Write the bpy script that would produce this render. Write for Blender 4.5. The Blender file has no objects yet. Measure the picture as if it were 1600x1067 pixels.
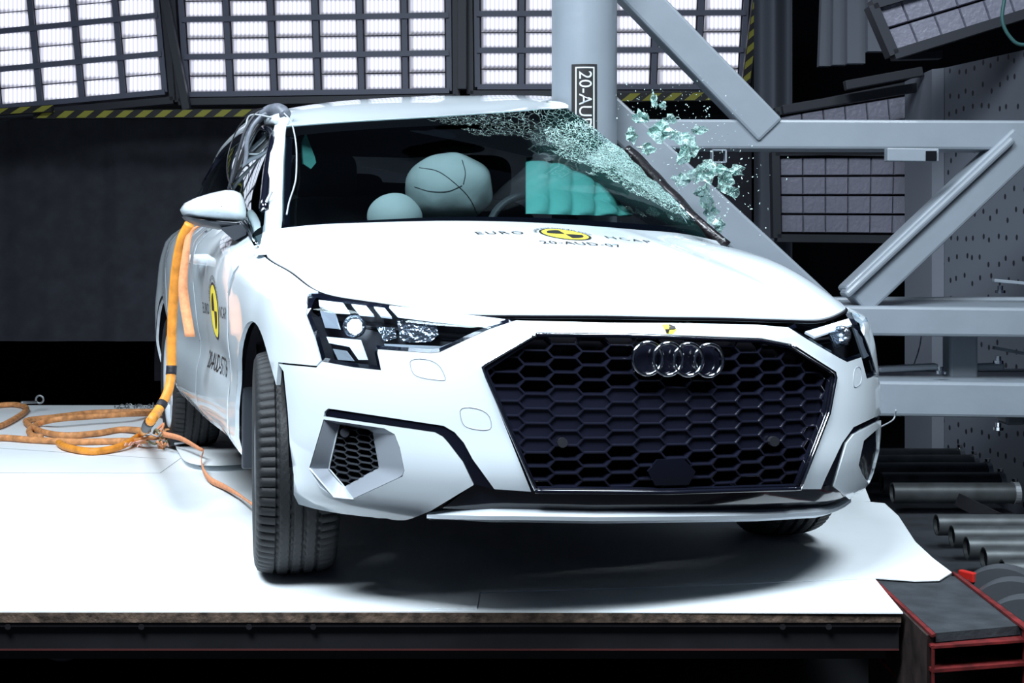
import bpy, bmesh, math, random
import numpy as np
from mathutils import Vector, Matrix, noise
from mathutils.bvhtree import BVHTree
from mathutils.geometry import delaunay_2d_cdt, barycentric_transform
PI = math.pi
random.seed(7)
SC = bpy.context.scene
COL = SC.collection

# ------------------------------------------------------------------ camera
# world = frame of the car: X to the car's left, Y to its rear, Z up, floor of the trolley at 0
CAM = Vector((-1.54, -3.04, .89)); YAW = .3513; F = 2143.; HZ = 404.
cY, sY = math.cos(YAW), math.sin(YAW)
cd = bpy.data.cameras.new('camera'); cam = bpy.data.objects.new('camera', cd); COL.objects.link(cam)
cam.location = CAM; cam.rotation_euler = (PI/2, 0, -YAW)
cd.sensor_width = 36; cd.lens = F/1600*36; cd.shift_y = -(533.5-HZ)/1600; cd.clip_end = 100
SC.camera = cam
# ------------------------------------------------------------------ world, light, exposure
w = bpy.data.worlds.new('world'); SC.world = w; w.use_nodes = True
w.node_tree.nodes['Background'].inputs[0].default_value = (.45, .6, 1, 1)
w.node_tree.nodes['Background'].inputs[1].default_value = .05
SC.view_settings.view_transform = 'Standard'; SC.view_settings.look = 'None'
SC.view_settings.exposure = 0.0; SC.view_settings.gamma = 1; SC.view_settings.use_curve_mapping = False

def Rm(r, d, z):            # room frame (right, depth, height) -> world
    return Vector((CAM.x + r*cY + d*sY, CAM.y - r*sY + d*cY, z))
def PX(px, py, d):          # a place d metres deep behind a pixel
    return Rm((px-800)/F*d, d, CAM.z-(py-HZ)/F*d)
def ray(px, py):
    r = (px-800)/F; u = -(py-HZ)/F
    return Vector((r*cY+sY, -r*sY+cY, u))
def U(px, py, **k):         # where the line of sight crosses the plane X=, Y= or Z=
    a = 'XYZ'.index(list(k)[0]); v = list(k.values())[0]; d = ray(px, py)
    return CAM + d*((v-CAM[a])/d[a])

def lamp(name, loc, target, sx, sy, power, color=(.82, .92, 1)):
    l = bpy.data.lights.new(name, 'AREA'); l.shape = 'RECTANGLE'; l.size = sx; l.size_y = sy
    l.energy = power; l.color = color; l.spread = math.radians(105)
    o = bpy.data.objects.new(name, l); COL.objects.link(o); o.location = loc
    o.rotation_euler = (Vector(target)-Vector(loc)).to_track_quat('-Z', 'Y').to_euler()
    return o
lamp('flood_rig_front', Rm(-1.3, .9, 4.7), Rm(.0, 4.1, .3), 2.4, 1.6, 205)
lamp('flood_rig_left', Rm(-3.6, 4.2, 4.6), Rm(-1.2, 4.6, .2), 2.0, 2.0, 84)
lamp('flood_rig_right', Rm(2.3, 2.2, 4.7), Rm(.9, 3.8, .2), 1.8, 1.6, 105)

# ------------------------------------------------------------------ materials
MATS = {}
def mat(name, col, rough=.5, metal=0, coat=0, emit=None, es=0, spec=.5, trans=0, alpha=1, noise_amt=0, noise_scale=8, bump=0, bump_scale=60, ior=1.45):
    m = bpy.data.materials.new(name); m.use_nodes = True; nt = m.node_tree
    b = nt.nodes['Principled BSDF']
    b.inputs['Base Color'].default_value = (*col, 1); b.inputs['Roughness'].default_value = rough
    b.inputs['Metallic'].default_value = metal; b.inputs['Coat Weight'].default_value = coat
    b.inputs['Coat Roughness'].default_value = .03
    b.inputs['Specular IOR Level'].default_value = spec; b.inputs['Transmission Weight'].default_value = trans
    b.inputs['Alpha'].default_value = alpha; b.inputs['IOR'].default_value = ior
    if emit: b.inputs['Emission Color'].default_value = (*emit, 1); b.inputs['Emission Strength'].default_value = es
    tc = nt.nodes.new('ShaderNodeTexCoord')
    if noise_amt:
        n = nt.nodes.new('ShaderNodeTexNoise'); n.inputs['Scale'].default_value = noise_scale; n.inputs['Detail'].default_value = 6
        r = nt.nodes.new('ShaderNodeValToRGB')
        r.color_ramp.elements[0].position = .3; r.color_ramp.elements[1].position = .7
        r.color_ramp.elements[0].color = (*[c*(1-noise_amt) for c in col], 1); r.color_ramp.elements[1].color = (*[min(1, c*(1+noise_amt)) for c in col], 1)
        nt.links.new(tc.outputs['Object'], n.inputs['Vector']); nt.links.new(n.outputs['Fac'], r.inputs[0]); nt.links.new(r.outputs[0], b.inputs['Base Color'])
    if bump:
        n = nt.nodes.new('ShaderNodeTexNoise'); n.inputs['Scale'].default_value = bump_scale
        bp = nt.nodes.new('ShaderNodeBump'); bp.inputs['Strength'].default_value = bump; bp.inputs['Distance'].default_value = .01
        nt.links.new(tc.outputs['Object'], n.inputs['Vector']); nt.links.new(n.outputs['Fac'], bp.inputs['Height']); nt.links.new(bp.outputs[0], b.inputs['Normal'])
    MATS[name] = m; return m
def N(m, t, **kw):
    n = m.node_tree.nodes.new(t)
    for k, v in kw.items(): setattr(n, k, v)
    return n
def L(m, a, b): m.node_tree.links.new(a, b)

PAINT = mat('white_paint', (.74, .82, .88), .35, coat=1, spec=.5)
PAINT_ROOF = mat('white_paint_creased', (.74, .82, .88), .3, coat=1, bump=.25, bump_scale=9)
GLOSSB = mat('gloss_black', (.006, .007, .014), .12, coat=.6)
GRILLEM = mat('grille_black', (.009, .010, .020), .20, coat=.7)
MATB = mat('matt_black', (.012, .013, .018), .6)
DARKP = mat('dark_plastic', (.035, .04, .05), .45)
INNER = mat('inner_dark', (.006, .006, .009), .9, spec=.1)
CHROME = mat('chrome', (.85, .88, .92), .08, metal=1)
SILVER = mat('satin_silver', (.60, .66, .72), .38, metal=.15, coat=.3)
VENTG = mat('vent_grey', (.40, .44, .50), .4, metal=.3)
RUBBER = mat('rubber', (.015, .017, .020), .62, bump=.1, bump_scale=200)
DRL = mat('light_bar', (.85, .92, 1), .3, emit=(.75, .88, 1), es=.6)
BEAMM = mat('beam_light', (1, 1, 1), .3, emit=(.75, .9, 1), es=30)
REFL = mat('reflector', (.30, .34, .40), .25, metal=.9, bump=.9, bump_scale=60)
YEL = mat('target_yellow', (.75, .62, .06), .5)
BLK = mat('print_black', (.01, .01, .012), .5)
ORG = mat('orange_sheath', (.82, .30, .035), .5, noise_amt=.25, noise_scale=25)
ORGOLD = mat('worn_orange_sheath', (.62, .27, .10), .6, noise_amt=.4, noise_scale=30)
STRAPM = mat('orange_webbing', (.80, .33, .16), .75, noise_amt=.15, noise_scale=60)
TAPE = mat('black_tape', (.012, .012, .018), .55)
HOSEG = mat('grey_hose', (.15, .165, .20), .4, noise_amt=.3, noise_scale=30)
WIREW = mat('white_wire', (.40, .43, .47), .4)
WIREB = mat('black_wire', (.02, .02, .025), .4)
STEELW = mat('painted_white_steel', (.23, .265, .305), .42, coat=.15, noise_amt=.05, noise_scale=5, bump=.08, bump_scale=30)
STEELG = mat('zinc_steel', (.35, .37, .39), .4, metal=.7)
SHEET = mat('white_board', (.80, .85, .88), .55, noise_amt=.03, noise_scale=3)
WOODE = mat('plywood_edge', (.075, .05, .036), .8, noise_amt=.8, noise_scale=35, bump=.5)
FRAMEB = mat('black_steel', (.008, .008, .010), .5, noise_amt=.3)
REDM = mat('red_paint', (.11, .009, .009), .6, noise_amt=.6, noise_scale=25)
RUBPL = mat('rubber_plank', (.025, .03, .036), .75, noise_amt=.35, noise_scale=14, bump=.15, bump_scale=80)
ROLLM = mat('roller_steel', (.07, .078, .082), .45, metal=.55, noise_amt=.3, noise_scale=12)
DISC = mat('reel_grey', (.12, .13, .145), .35, metal=.6)
CURT = mat('curtain_cloth', (.035, .037, .048), .9, noise_amt=.2, noise_scale=10)
DRAPE = mat('grey_drape', (.09, .10, .125), .8)
DRAPE2 = mat('light_grey_drape', (.15, .165, .20), .8)
BLACKW = mat('black_wall', (.004, .004, .006), .95, spec=.1)
FLOORM = mat('dark_floor', (.008, .009, .012), .7)
BANKF = mat('bank_frame', (.035, .038, .048), .5, metal=.3)
BANKB = mat('bank_bar', (.11, .12, .17), .5)
UNLIT = mat('unlit_lamp', (.23, .23, .29), .35, bump=.5, bump_scale=40)
SEATM = mat('seat_cloth', (.02, .021, .025), .85)
SEATG = mat('seat_grey', (.11, .135, .145), .8)
AIRBAG = mat('airbag_cloth', (.52, .60, .62), .75, bump=.3, bump_scale=14)
AIRBAG_TINT = mat('airbag_cloth_glass_tint', (.13, .50, .46), .75, bump=.5, bump_scale=22)  # white cloth; teal light through the tinted glass is painted into its colour
SIGNW = mat('sign_white', (.6, .64, .68), .5)

# hazard tape: yellow and black diagonals
HAZ = mat('hazard_tape', (.3, .3, .02), .5)
def _haz(m):
    b = m.node_tree.nodes['Principled BSDF']; tc = N(m, 'ShaderNodeTexCoord'); wv = N(m, 'ShaderNodeTexWave', wave_type='BANDS', bands_direction='DIAGONAL')
    wv.inputs['Scale'].default_value = 1.6; r = N(m, 'ShaderNodeValToRGB'); r.color_ramp.interpolation = 'CONSTANT'
    r.color_ramp.elements[0].color = (.004, .004, .004, 1); r.color_ramp.elements[1].color = (.30, .27, .02, 1); r.color_ramp.elements[1].position = .5
    L(m, tc.outputs['Generated'], wv.inputs[0]); L(m, wv.outputs['Fac'], r.inputs[0]); L(m, r.outputs[0], b.inputs['Base Color'])
# lit lamp glass with a ribbed diffuser
LIT = mat('lit_lamp', (.10, .10, .12), .5, spec=.2, emit=(.82, .84, 1), es=2.0)
def _lit(m):                                           # lamp tube behind a ribbed glass: bright core, dimmer rim
    b = m.node_tree.nodes['Principled BSDF']; tc = N(m, 'ShaderNodeTexCoord'); sx = N(m, 'ShaderNodeSeparateXYZ'); L(m, tc.outputs['Generated'], sx.inputs[0])
    def fall(o, k):
        s_ = N(m, 'ShaderNodeMath', operation='SUBTRACT'); L(m, o, s_.inputs[0]); s_.inputs[1].default_value = .5
        a_ = N(m, 'ShaderNodeMath', operation='ABSOLUTE'); L(m, s_.outputs[0], a_.inputs[0])
        r_ = N(m, 'ShaderNodeMapRange', interpolation_type='SMOOTHSTEP'); L(m, a_.outputs[0], r_.inputs['Value']); r_.inputs['From Min'].default_value = k; r_.inputs['From Max'].default_value = .5
        r_.inputs['To Min'].default_value = 1; r_.inputs['To Max'].default_value = 0; return r_
    fx, fz = fall(sx.outputs[0], .36), fall(sx.outputs[2], .26)
    mu = N(m, 'ShaderNodeMath', operation='MULTIPLY'); L(m, fx.outputs[0], mu.inputs[0]); L(m, fz.outputs[0], mu.inputs[1])
    wv = N(m, 'ShaderNodeTexWave', wave_type='BANDS', bands_direction='X'); wv.inputs['Scale'].default_value = 12; wv.inputs['Distortion'].default_value = .3; L(m, tc.outputs['Object'], wv.inputs[0])
    w2 = N(m, 'ShaderNodeMapRange'); L(m, wv.outputs['Fac'], w2.inputs['Value']); w2.inputs['To Min'].default_value = .62; w2.inputs['To Max'].default_value = 1.15
    r = N(m, 'ShaderNodeMapRange'); L(m, mu.outputs[0], r.inputs['Value']); r.inputs['To Min'].default_value = .32; r.inputs['To Max'].default_value = 1.45
    k = N(m, 'ShaderNodeMath', operation='MULTIPLY'); L(m, r.outputs[0], k.inputs[0]); L(m, w2.outputs[0], k.inputs[1]); L(m, k.outputs[0], b.inputs['Emission Strength'])
_lit(LIT)
# clear cover / glass: thin sheet
def thin_glass(name, tint, refl=.5, body=(0, 0, 0), body_amt=0.):
    m = bpy.data.materials.new(name); m.use_nodes = True; nt = m.node_tree; nt.nodes.clear()
    out = N(m, 'ShaderNodeOutputMaterial'); tr = N(m, 'ShaderNodeBsdfTransparent'); tr.inputs[0].default_value = (*tint, 1)
    gl = N(m, 'ShaderNodeBsdfGlossy'); gl.inputs['Roughness'].default_value = .02; gl.inputs[0].default_value = (.9, 1, 1, 1)
    fr = N(m, 'ShaderNodeFresnel'); fr.inputs[0].default_value = 1.45
    mu = N(m, 'ShaderNodeMath', operation='MULTIPLY'); mu.inputs[1].default_value = refl
    mx = N(m, 'ShaderNodeMixShader'); L(m, fr.outputs[0], mu.inputs[0]); L(m, mu.outputs[0], mx.inputs[0]); L(m, tr.outputs[0], mx.inputs[1]); L(m, gl.outputs[0], mx.inputs[2])
    L(m, mx.outputs[0], out.inputs[0])
    return m, mx, out
COVER = thin_glass('clear_cover', (.85, .9, .95), .6)[0]
SIDEG = thin_glass('side_glass', (.08, .11, .12), .8)[0]
SHARD = thin_glass('shard_glass', (.80, .92, .90), 1.0)[0]
def _shard(m):
    nt = m.node_tree; out = [n for n in nt.nodes if n.type == 'OUTPUT_MATERIAL'][0]; mx = out.inputs[0].links[0].from_node
    d = N(m, 'ShaderNodeBsdfDiffuse'); d.inputs[0].default_value = (.66, .86, .82, 1); m2 = N(m, 'ShaderNodeMixShader')
    tc = N(m, 'ShaderNodeTexCoord'); v = N(m, 'ShaderNodeTexVoronoi', feature='DISTANCE_TO_EDGE'); v.inputs['Scale'].default_value = 70; L(m, tc.outputs['Object'], v.inputs['Vector'])
    mr = N(m, 'ShaderNodeMapRange'); mr.inputs['From Max'].default_value = .10; mr.inputs['To Min'].default_value = .75; mr.inputs['To Max'].default_value = .16; L(m, v.outputs['Distance'], mr.inputs['Value']); L(m, mr.outputs[0], m2.inputs[0])
    L(m, mx.outputs[0], m2.inputs[1]); L(m, d.outputs[0], m2.inputs[2]); L(m, m2.outputs[0], out.inputs[0])
_shard(SHARD)
# windscreen: clear dark glass, crazed green near the struck corner
def _ws():
    m, mx, out = thin_glass('windscreen_glass', (.48, .56, .565), .40)
    tc = N(m, 'ShaderNodeTexCoord')
    vd = N(m, 'ShaderNodeVectorMath', operation='DISTANCE'); L(m, tc.outputs['Object'], vd.inputs[0]); vd.inputs[1].default_value = (.70, 1.55, 1.24)
    vd2 = N(m, 'ShaderNodeVectorMath', operation='DISTANCE'); L(m, tc.outputs['Object'], vd2.inputs[0]); vd2.inputs[1].default_value = (.30, 1.92, 1.44)
    def crack(scale, width, dist, r0, r1):
        nz = N(m, 'ShaderNodeTexNoise'); nz.inputs['Scale'].default_value = scale*.6; L(m, tc.outputs['Object'], nz.inputs[0])
        mp = N(m, 'ShaderNodeMixRGB'); mp.inputs[0].default_value = .06; L(m, tc.outputs['Object'], mp.inputs[1]); L(m, nz.outputs['Color'], mp.inputs[2])
        v = N(m, 'ShaderNodeTexVoronoi', feature='DISTANCE_TO_EDGE'); v.inputs['Scale'].default_value = scale; L(m, mp.outputs[0], v.inputs['Vector'])
        lt = N(m, 'ShaderNodeMath', operation='LESS_THAN'); L(m, v.outputs['Distance'], lt.inputs[0]); lt.inputs[1].default_value = width
        mr = N(m, 'ShaderNodeMapRange'); L(m, dist.outputs['Value'], mr.inputs['Value']); mr.inputs['From Min'].default_value = r0; mr.inputs['From Max'].default_value = r1
        mr.inputs['To Min'].default_value = 1; mr.inputs['To Max'].default_value = 0
        nn = N(m, 'ShaderNodeTexNoise'); nn.inputs['Scale'].default_value = 7; nn.inputs['Detail'].default_value = 5; L(m, tc.outputs['Object'], nn.inputs[0])
        ad = N(m, 'ShaderNodeMath', operation='ADD'); L(m, mr.outputs[0], ad.inputs[0]); L(m, nn.outputs['Fac'], ad.inputs[1])
        gt = N(m, 'ShaderNodeMath', operation='GREATER_THAN'); L(m, ad.outputs[0], gt.inputs[0]); gt.inputs[1].default_value = .84
        mu = N(m, 'ShaderNodeMath', operation='MULTIPLY'); L(m, lt.outputs[0], mu.inputs[0]); L(m, gt.outputs[0], mu.inputs[1]); return mu, mr
    c1, mr1 = crack(60, .035, vd, .10, .50); c2, _ = crack(46, .010, vd2, .0, .52); c3, _ = crack(120, .05, vd, .03, .34)
    mxx = N(m, 'ShaderNodeMath', operation='MAXIMUM'); L(m, c1.outputs[0], mxx.inputs[0]); L(m, c2.outputs[0], mxx.inputs[1])
    mx3 = N(m, 'ShaderNodeMath', operation='MAXIMUM'); L(m, mxx.outputs[0], mx3.inputs[0]); L(m, c3.outputs[0], mx3.inputs[1])
    dm = N(m, 'ShaderNodeBsdfDiffuse'); dm.inputs[0].default_value = (.66, .92, .88, 1)
    k = N(m, 'ShaderNodeMath', operation='MULTIPLY'); L(m, mx3.outputs[0], k.inputs[0]); k.inputs[1].default_value = .75
    a = N(m, 'ShaderNodeMixShader'); L(m, k.outputs[0], a.inputs[0]); L(m, mx.outputs[0], a.inputs[1]); L(m, dm.outputs[0], a.inputs[2])
    gd = N(m, 'ShaderNodeBsdfDiffuse'); gd.inputs[0].default_value = (.10, .32, .30, 1)
    sm = N(m, 'ShaderNodeMapRange'); L(m, vd.outputs['Value'], sm.inputs['Value']); sm.inputs['From Min'].default_value = .0; sm.inputs['From Max'].default_value = .48; sm.inputs['To Min'].default_value = .20; sm.inputs['To Max'].default_value = 0
    b = N(m, 'ShaderNodeMixShader'); L(m, sm.outputs[0], b.inputs[0]); L(m, a.outputs[0], b.inputs[1]); L(m, gd.outputs[0], b.inputs[2])
    L(m, b.outputs[0], out.inputs[0]); return m
WSG = _ws()
# perforated wall plate: dark slots on grey with red smears
PERF = mat('perforated_grey', (.12, .135, .165), .55)
def _perf(m):
    b = m.node_tree.nodes['Principled BSDF']; tc = N(m, 'ShaderNodeTexCoord')
    mp = N(m, 'ShaderNodeMapping'); mp.inputs['Scale'].default_value = (1, 1, .62); L(m, tc.outputs['Object'], mp.inputs[0])
    s0 = N(m, 'ShaderNodeSeparateXYZ'); L(m, mp.outputs[0], s0.inputs[0]); c0 = N(m, 'ShaderNodeCombineXYZ'); L(m, s0.outputs[1], c0.inputs[0]); L(m, s0.outputs[2], c0.inputs[1])
    v = N(m, 'ShaderNodeTexVoronoi', voronoi_dimensions='2D'); v.inputs['Scale'].default_value = 15; v.inputs['Randomness'].default_value = .5; L(m, c0.outputs[0], v.inputs['Vector'])
    lt = N(m, 'ShaderNodeMath', operation='LESS_THAN'); L(m, v.outputs['Distance'], lt.inputs[0]); lt.inputs[1].default_value = .13
    n = N(m, 'ShaderNodeTexNoise'); n.inputs['Scale'].default_value = 4; n.inputs['Detail'].default_value = 8; L(m, tc.outputs['Object'], n.inputs[0])
    g = N(m, 'ShaderNodeMath', operation='GREATER_THAN'); L(m, n.outputs['Fac'], g.inputs[0]); g.inputs[1].default_value = .68
    sx = N(m, 'ShaderNodeSeparateXYZ'); L(m, tc.outputs['Object'], sx.inputs[0])
    zl = N(m, 'ShaderNodeMath', operation='LESS_THAN'); L(m, sx.outputs[2], zl.inputs[0]); zl.inputs[1].default_value = .25
    gm = N(m, 'ShaderNodeMath', operation='MULTIPLY'); L(m, g.outputs[0], gm.inputs[0]); L(m, zl.outputs[0], gm.inputs[1])
    a = N(m, 'ShaderNodeMixRGB'); a.inputs[1].default_value = (.12, .135, .165, 1); a.inputs[2].default_value = (.15, .035, .035, 1); L(m, gm.outputs[0], a.inputs[0])
    c = N(m, 'ShaderNodeMixRGB'); L(m, lt.outputs[0], c.inputs[0]); L(m, a.outputs[0], c.inputs[1]); c.inputs[2].default_value = (.015, .016, .022, 1)
    L(m, c.outputs[0], b.inputs['Base Color'])
_perf(PERF)

# ------------------------------------------------------------------ mesh helpers
def link(name, verts, faces, m, parent=None, smooth=True, mats=None, fm=None):
    me = bpy.data.meshes.new(name); me.from_pydata([tuple(v) for v in verts], [], faces)
    ms = mats or [m]
    for x in ms: me.materials.append(x)
    if fm: me.polygons.foreach_set('material_index', fm)
    me.polygons.foreach_set('use_smooth', [smooth]*len(me.polygons)); me.update()
    o = bpy.data.objects.new(name, me); COL.objects.link(o)
    if parent is not None:
        o.parent = parent; o.matrix_parent_inverse = inv_world(parent)
    return o
def inv_world(p):
    mw = Matrix.Identity(4); q = p
    while q is not None:
        mw = q.matrix_parent_inverse @ (Matrix.LocRotScale(q.location, q.rotation_euler, q.scale)) @ mw if q.parent else Matrix.LocRotScale(q.location, q.rotation_euler, q.scale) @ mw
        q = q.parent
    return mw.inverted()
def tag(o, label, cat, group=None, kind=None):
    if label: o['label'] = label
    if cat: o['category'] = cat
    if group: o['group'] = group
    if kind: o['kind'] = kind
    return o
def empty(name, loc, label, cat, group=None):
    o = bpy.data.objects.new(name, None); COL.objects.link(o); o.location = loc; o.empty_display_size = .1
    return tag(o, label, cat, group)
class MB:
    def __init__(s): s.v = []; s.f = []; s.fm = []; s.mi = 0
    def add(s, vs, fs):
        n = len(s.v); s.v += [Vector(p) for p in vs]; s.f += [[i+n for i in f] for f in fs]; s.fm += [s.mi]*len(fs); return s
    def box(s, c, size, M=None):
        x, y, z = [a/2 for a in size]
        vs = [Vector((i*x, j*y, k*z)) for i in (-1, 1) for j in (-1, 1) for k in (-1, 1)]
        if M is not None: vs = [M @ p for p in vs]
        vs = [p+Vector(c) for p in vs]
        return s.add(vs, [(0, 1, 3, 2), (4, 6, 7, 5), (0, 4, 5, 1), (2, 3, 7, 6), (0, 2, 6, 4), (1, 5, 7, 3)])
    def rbox(s, r0, r1, d0, d1, z0, z1):            # box in the room frame
        vs = [Rm(r, d, z) for r in (r0, r1) for d in (d0, d1) for z in (z0, z1)]
        return s.add(vs, [(0, 1, 3, 2), (4, 6, 7, 5), (0, 4, 5, 1), (2, 3, 7, 6), (0, 2, 6, 4), (1, 5, 7, 3)])
    def beam(s, a, b, wd, dp, side=None):            # box section from a to b; side = direction of the width
        a = Vector(a); b = Vector(b); t = (b-a).normalized()
        side = Vector(side) if side is not None else t.cross(Vector((sY, cY, 0)))
        side = (side - t*side.dot(t)).normalized(); o = t.cross(side)
        vs = [p + side*i*wd/2 + o*j*dp/2 for p in (a, b) for i in (-1, 1) for j in (-1, 1)]
        return s.add(vs, [(0, 1, 3, 2), (4, 6, 7, 5), (0, 4, 5, 1), (2, 3, 7, 6), (0, 2, 6, 4), (1, 5, 7, 3)])
    def tube(s, pts, r, n=8, caps=True, flat=None):
        pts = [Vector(p) for p in pts]; rs = r if isinstance(r, (list, tuple)) else [r]*len(pts)
        t0 = (pts[1]-pts[0]).normalized(); up = Vector((0, 0, 1)) if abs(t0.z) < .9 else Vector((1, 0, 0))
        nrm = (up-t0*up.dot(t0)).normalized(); vs = []; k = len(pts)
        for i, p in enumerate(pts):
            t = (pts[min(i+1, k-1)]-pts[max(i-1, 0)]).normalized()
            nrm = (nrm-t*nrm.dot(t)).normalized(); bn = t.cross(nrm)
            for j in range(n):
                a = 2*PI*j/n; f1, f2 = (1, 1) if flat is None else flat
                vs.append(p+(nrm*math.cos(a)*f1+bn*math.sin(a)*f2)*rs[i])
        fs = [(i*n+j, i*n+(j+1) % n, (i+1)*n+(j+1) % n, (i+1)*n+j) for i in range(k-1) for j in range(n)]
        if caps: fs += [tuple(range(n))[::-1], tuple((k-1)*n+j for j in range(n))]
        return s.add(vs, fs)
    def grid(s, rows, closed=False):
        n = len(rows[0]); vs = [p for r in rows for p in r]; m = n if closed else n-1
        return s.add(vs, [(i*n+j, i*n+(j+1) % n, (i+1)*n+(j+1) % n, (i+1)*n+j) for i in range(len(rows)-1) for j in range(m)])
    def prism(s, front, off):                        # polygon pushed by a vector
        n = len(front); fr = [Vector(p) for p in front]; off = Vector(off)
        s.add(fr, [tuple(range(n))]); s.add([p+off for p in fr], [tuple(range(n))[::-1]])
        for i in range(n): s.add([fr[i], fr[(i+1) % n], fr[(i+1) % n]+off, fr[i]+off], [(0, 3, 2, 1)])
        return s
    def lathe(s, prof, M, n=64):                      # prof: (axial, radius)
        rows = [[M @ Vector((a, r*math.cos(2*PI*j/n), r*math.sin(2*PI*j/n))) for j in range(n)] for a, r in prof]
        return s.grid(rows, True)
    def build(s, name, m, parent=None, smooth=False, mats=None, bevel=0, auto=None):
        o = link(name, s.v, s.f, m, parent, smooth, mats, s.fm if mats else None)
        if auto is not None:
            bm = bmesh.new(); bm.from_mesh(o.data); bmesh.ops.remove_doubles(bm, verts=bm.verts, dist=1e-5)
            bmesh.ops.recalc_face_normals(bm, faces=bm.faces)
            for e in bm.edges: e.smooth = len(e.link_faces) == 2 and e.calc_face_angle(0) < auto
            for f in bm.faces: f.smooth = True
            bm.to_mesh(o.data); bm.free()
        if bevel:
            b = o.modifiers.new('bevel', 'BEVEL'); b.width = bevel; b.segments = 2; b.limit_method = 'ANGLE'
        return o
def spline(pts, n=8, closed=False):                   # Catmull-Rom through points
    P = [Vector(p) for p in pts]; out = []; k = len(P)
    rng = range(k) if closed else range(k-1)
    for i in rng:
        p1, p2 = P[i], P[(i+1) % k]
        p0 = P[i-1] if (i > 0 or closed) else p1*2-p2; p3 = P[(i+2) % k] if (i+2 < k or closed) else p2*2-p1
        for j in range(n):
            t = j/n; out.append(.5*((2*p1)+(p2-p0)*t+(2*p0-5*p1+4*p2-p3)*t*t+(3*p1-p0-3*p2+p3)*t**3))
    if not closed: out.append(P[-1])
    return out
def resample(pts, n):
    P = [Vector(p) for p in pts]; d = [0]
    for a, b in zip(P, P[1:]): d.append(d[-1]+(b-a).length)
    out = []; i = 0
    for k in range(n):
        t = d[-1]*k/(n-1)
        while i < len(P)-2 and d[i+1] < t: i += 1
        q = (t-d[i])/max(1e-9, d[i+1]-d[i]); out.append(P[i].lerp(P[i+1], min(max(q, 0), 1)))
    return out
def coons(c0, c1, d0, d1, bulge=None):                # c0,c1: lower/upper curves; d0,d1: left/right
    nu, nv = len(c0), len(d0); rows = []
    for j in range(nv):
        v = j/(nv-1); row = []
        for i in range(nu):
            u = i/(nu-1)
            p = c0[i]*(1-v)+c1[i]*v + d0[j]*(1-u)+d1[j]*u - (c0[0]*(1-u)*(1-v)+c0[-1]*u*(1-v)+c1[0]*(1-u)*v+c1[-1]*u*v)
            if bulge: p = p+bulge(u, v)
            row.append(p)
        rows.append(row)
    return rows

# ------------------------------------------------------------------ body shell of the car (a smooth guide surface the panels are cut from)
# per station of the right half, from the nose centre to the tail: eight points (x, y, z) from hood line to sill
A = [
 [(0,.05,.745),(0,.02,.73),(0,0,.68),(0,-.005,.61),(0,-.01,.47),(0,0,.33),(0,.03,.255),(0,.07,.225)],
 [(.18,.06,.745),(.18,.03,.73),(.18,.01,.68),(.18,.003,.61),(.18,-.002,.47),(.18,.008,.33),(.18,.037,.255),(.18,.075,.225)],
 [(.36,.085,.742),(.36,.055,.727),(.36,.037,.68),(.36,.03,.61),(.36,.025,.47),(.36,.03,.33),(.36,.065,.25),(.36,.10,.225)],
 [(.52,.15,.741),(.535,.118,.728),(.545,.10,.68),(.55,.092,.61),(.555,.085,.47),(.55,.09,.33),(.54,.12,.25),(.53,.15,.225)],
 [(.666,.27,.759),(.69,.235,.742),(.70,.212,.69),(.705,.20,.62),(.71,.19,.47),(.70,.195,.33),(.68,.22,.255),(.66,.25,.225)],
 [(.76,.40,.772),(.80,.38,.755),(.828,.365,.70),(.838,.355,.62),(.846,.35,.48),(.838,.355,.34),(.815,.37,.255),(.785,.39,.225)],
 [(.782,.52,.784),(.835,.52,.77),(.873,.52,.73),(.888,.52,.63),(.890,.52,.48),(.884,.52,.35),(.868,.52,.26),(.84,.53,.225)],
 [(.785,.85,.828),(.85,.84,.81),(.893,.83,.75),(.903,.83,.64),(.90,.83,.50),(.89,.83,.36),(.875,.83,.26),(.85,.83,.225)],
 [(.800,1.17,.872),(.86,1.17,.85),(.895,1.17,.78),(.90,1.17,.64),(.89,1.17,.50),(.893,1.17,.38),(.885,1.17,.28),(.86,1.17,.25)],
 [(.80,1.6,.965),(.855,1.6,.92),(.90,1.6,.83),(.895,1.6,.66),(.878,1.6,.52),(.892,1.6,.40),(.885,1.6,.30),(.86,1.6,.255)],
 [(.80,2.05,.975),(.855,2.05,.93),(.90,2.05,.84),(.895,2.05,.66),(.876,2.05,.52),(.892,2.05,.40),(.885,2.05,.30),(.86,2.05,.255)],
 [(.79,2.6,.99),(.85,2.6,.94),(.90,2.6,.85),(.897,2.6,.67),(.878,2.6,.52),(.892,2.6,.40),(.885,2.6,.30),(.86,2.6,.255)],
 [(.76,3.5,1.03),(.84,3.5,.97),(.897,3.5,.87),(.91,3.5,.70),(.905,3.5,.52),(.90,3.5,.40),(.88,3.5,.30),(.86,3.5,.255)],
 [(.66,4.0,1.05),(.76,4.03,.98),(.82,4.05,.88),(.85,4.06,.70),(.86,4.07,.52),(.85,4.07,.40),(.82,4.06,.30),(.80,4.05,.255)],
 [(.40,4.18,1.05),(.45,4.22,.98),(.48,4.25,.88),(.50,4.28,.70),(.50,4.31,.52),(.50,4.31,.40),(.48,4.29,.30),(.46,4.27,.255)],
 [(0,4.2,1.05),(0,4.24,.98),(0,4.27,.88),(0,4.30,.70),(0,4.33,.52),(0,4.33,.40),(0,4.31,.30),(0,4.29,.255)],
]
CRUSH = {8: -.02, 9: -.26, 10: -.46, 11: -.20, 12: -.02}
BENT = {11: .012, 12: .04, 13: .05, 14: .02}
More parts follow.
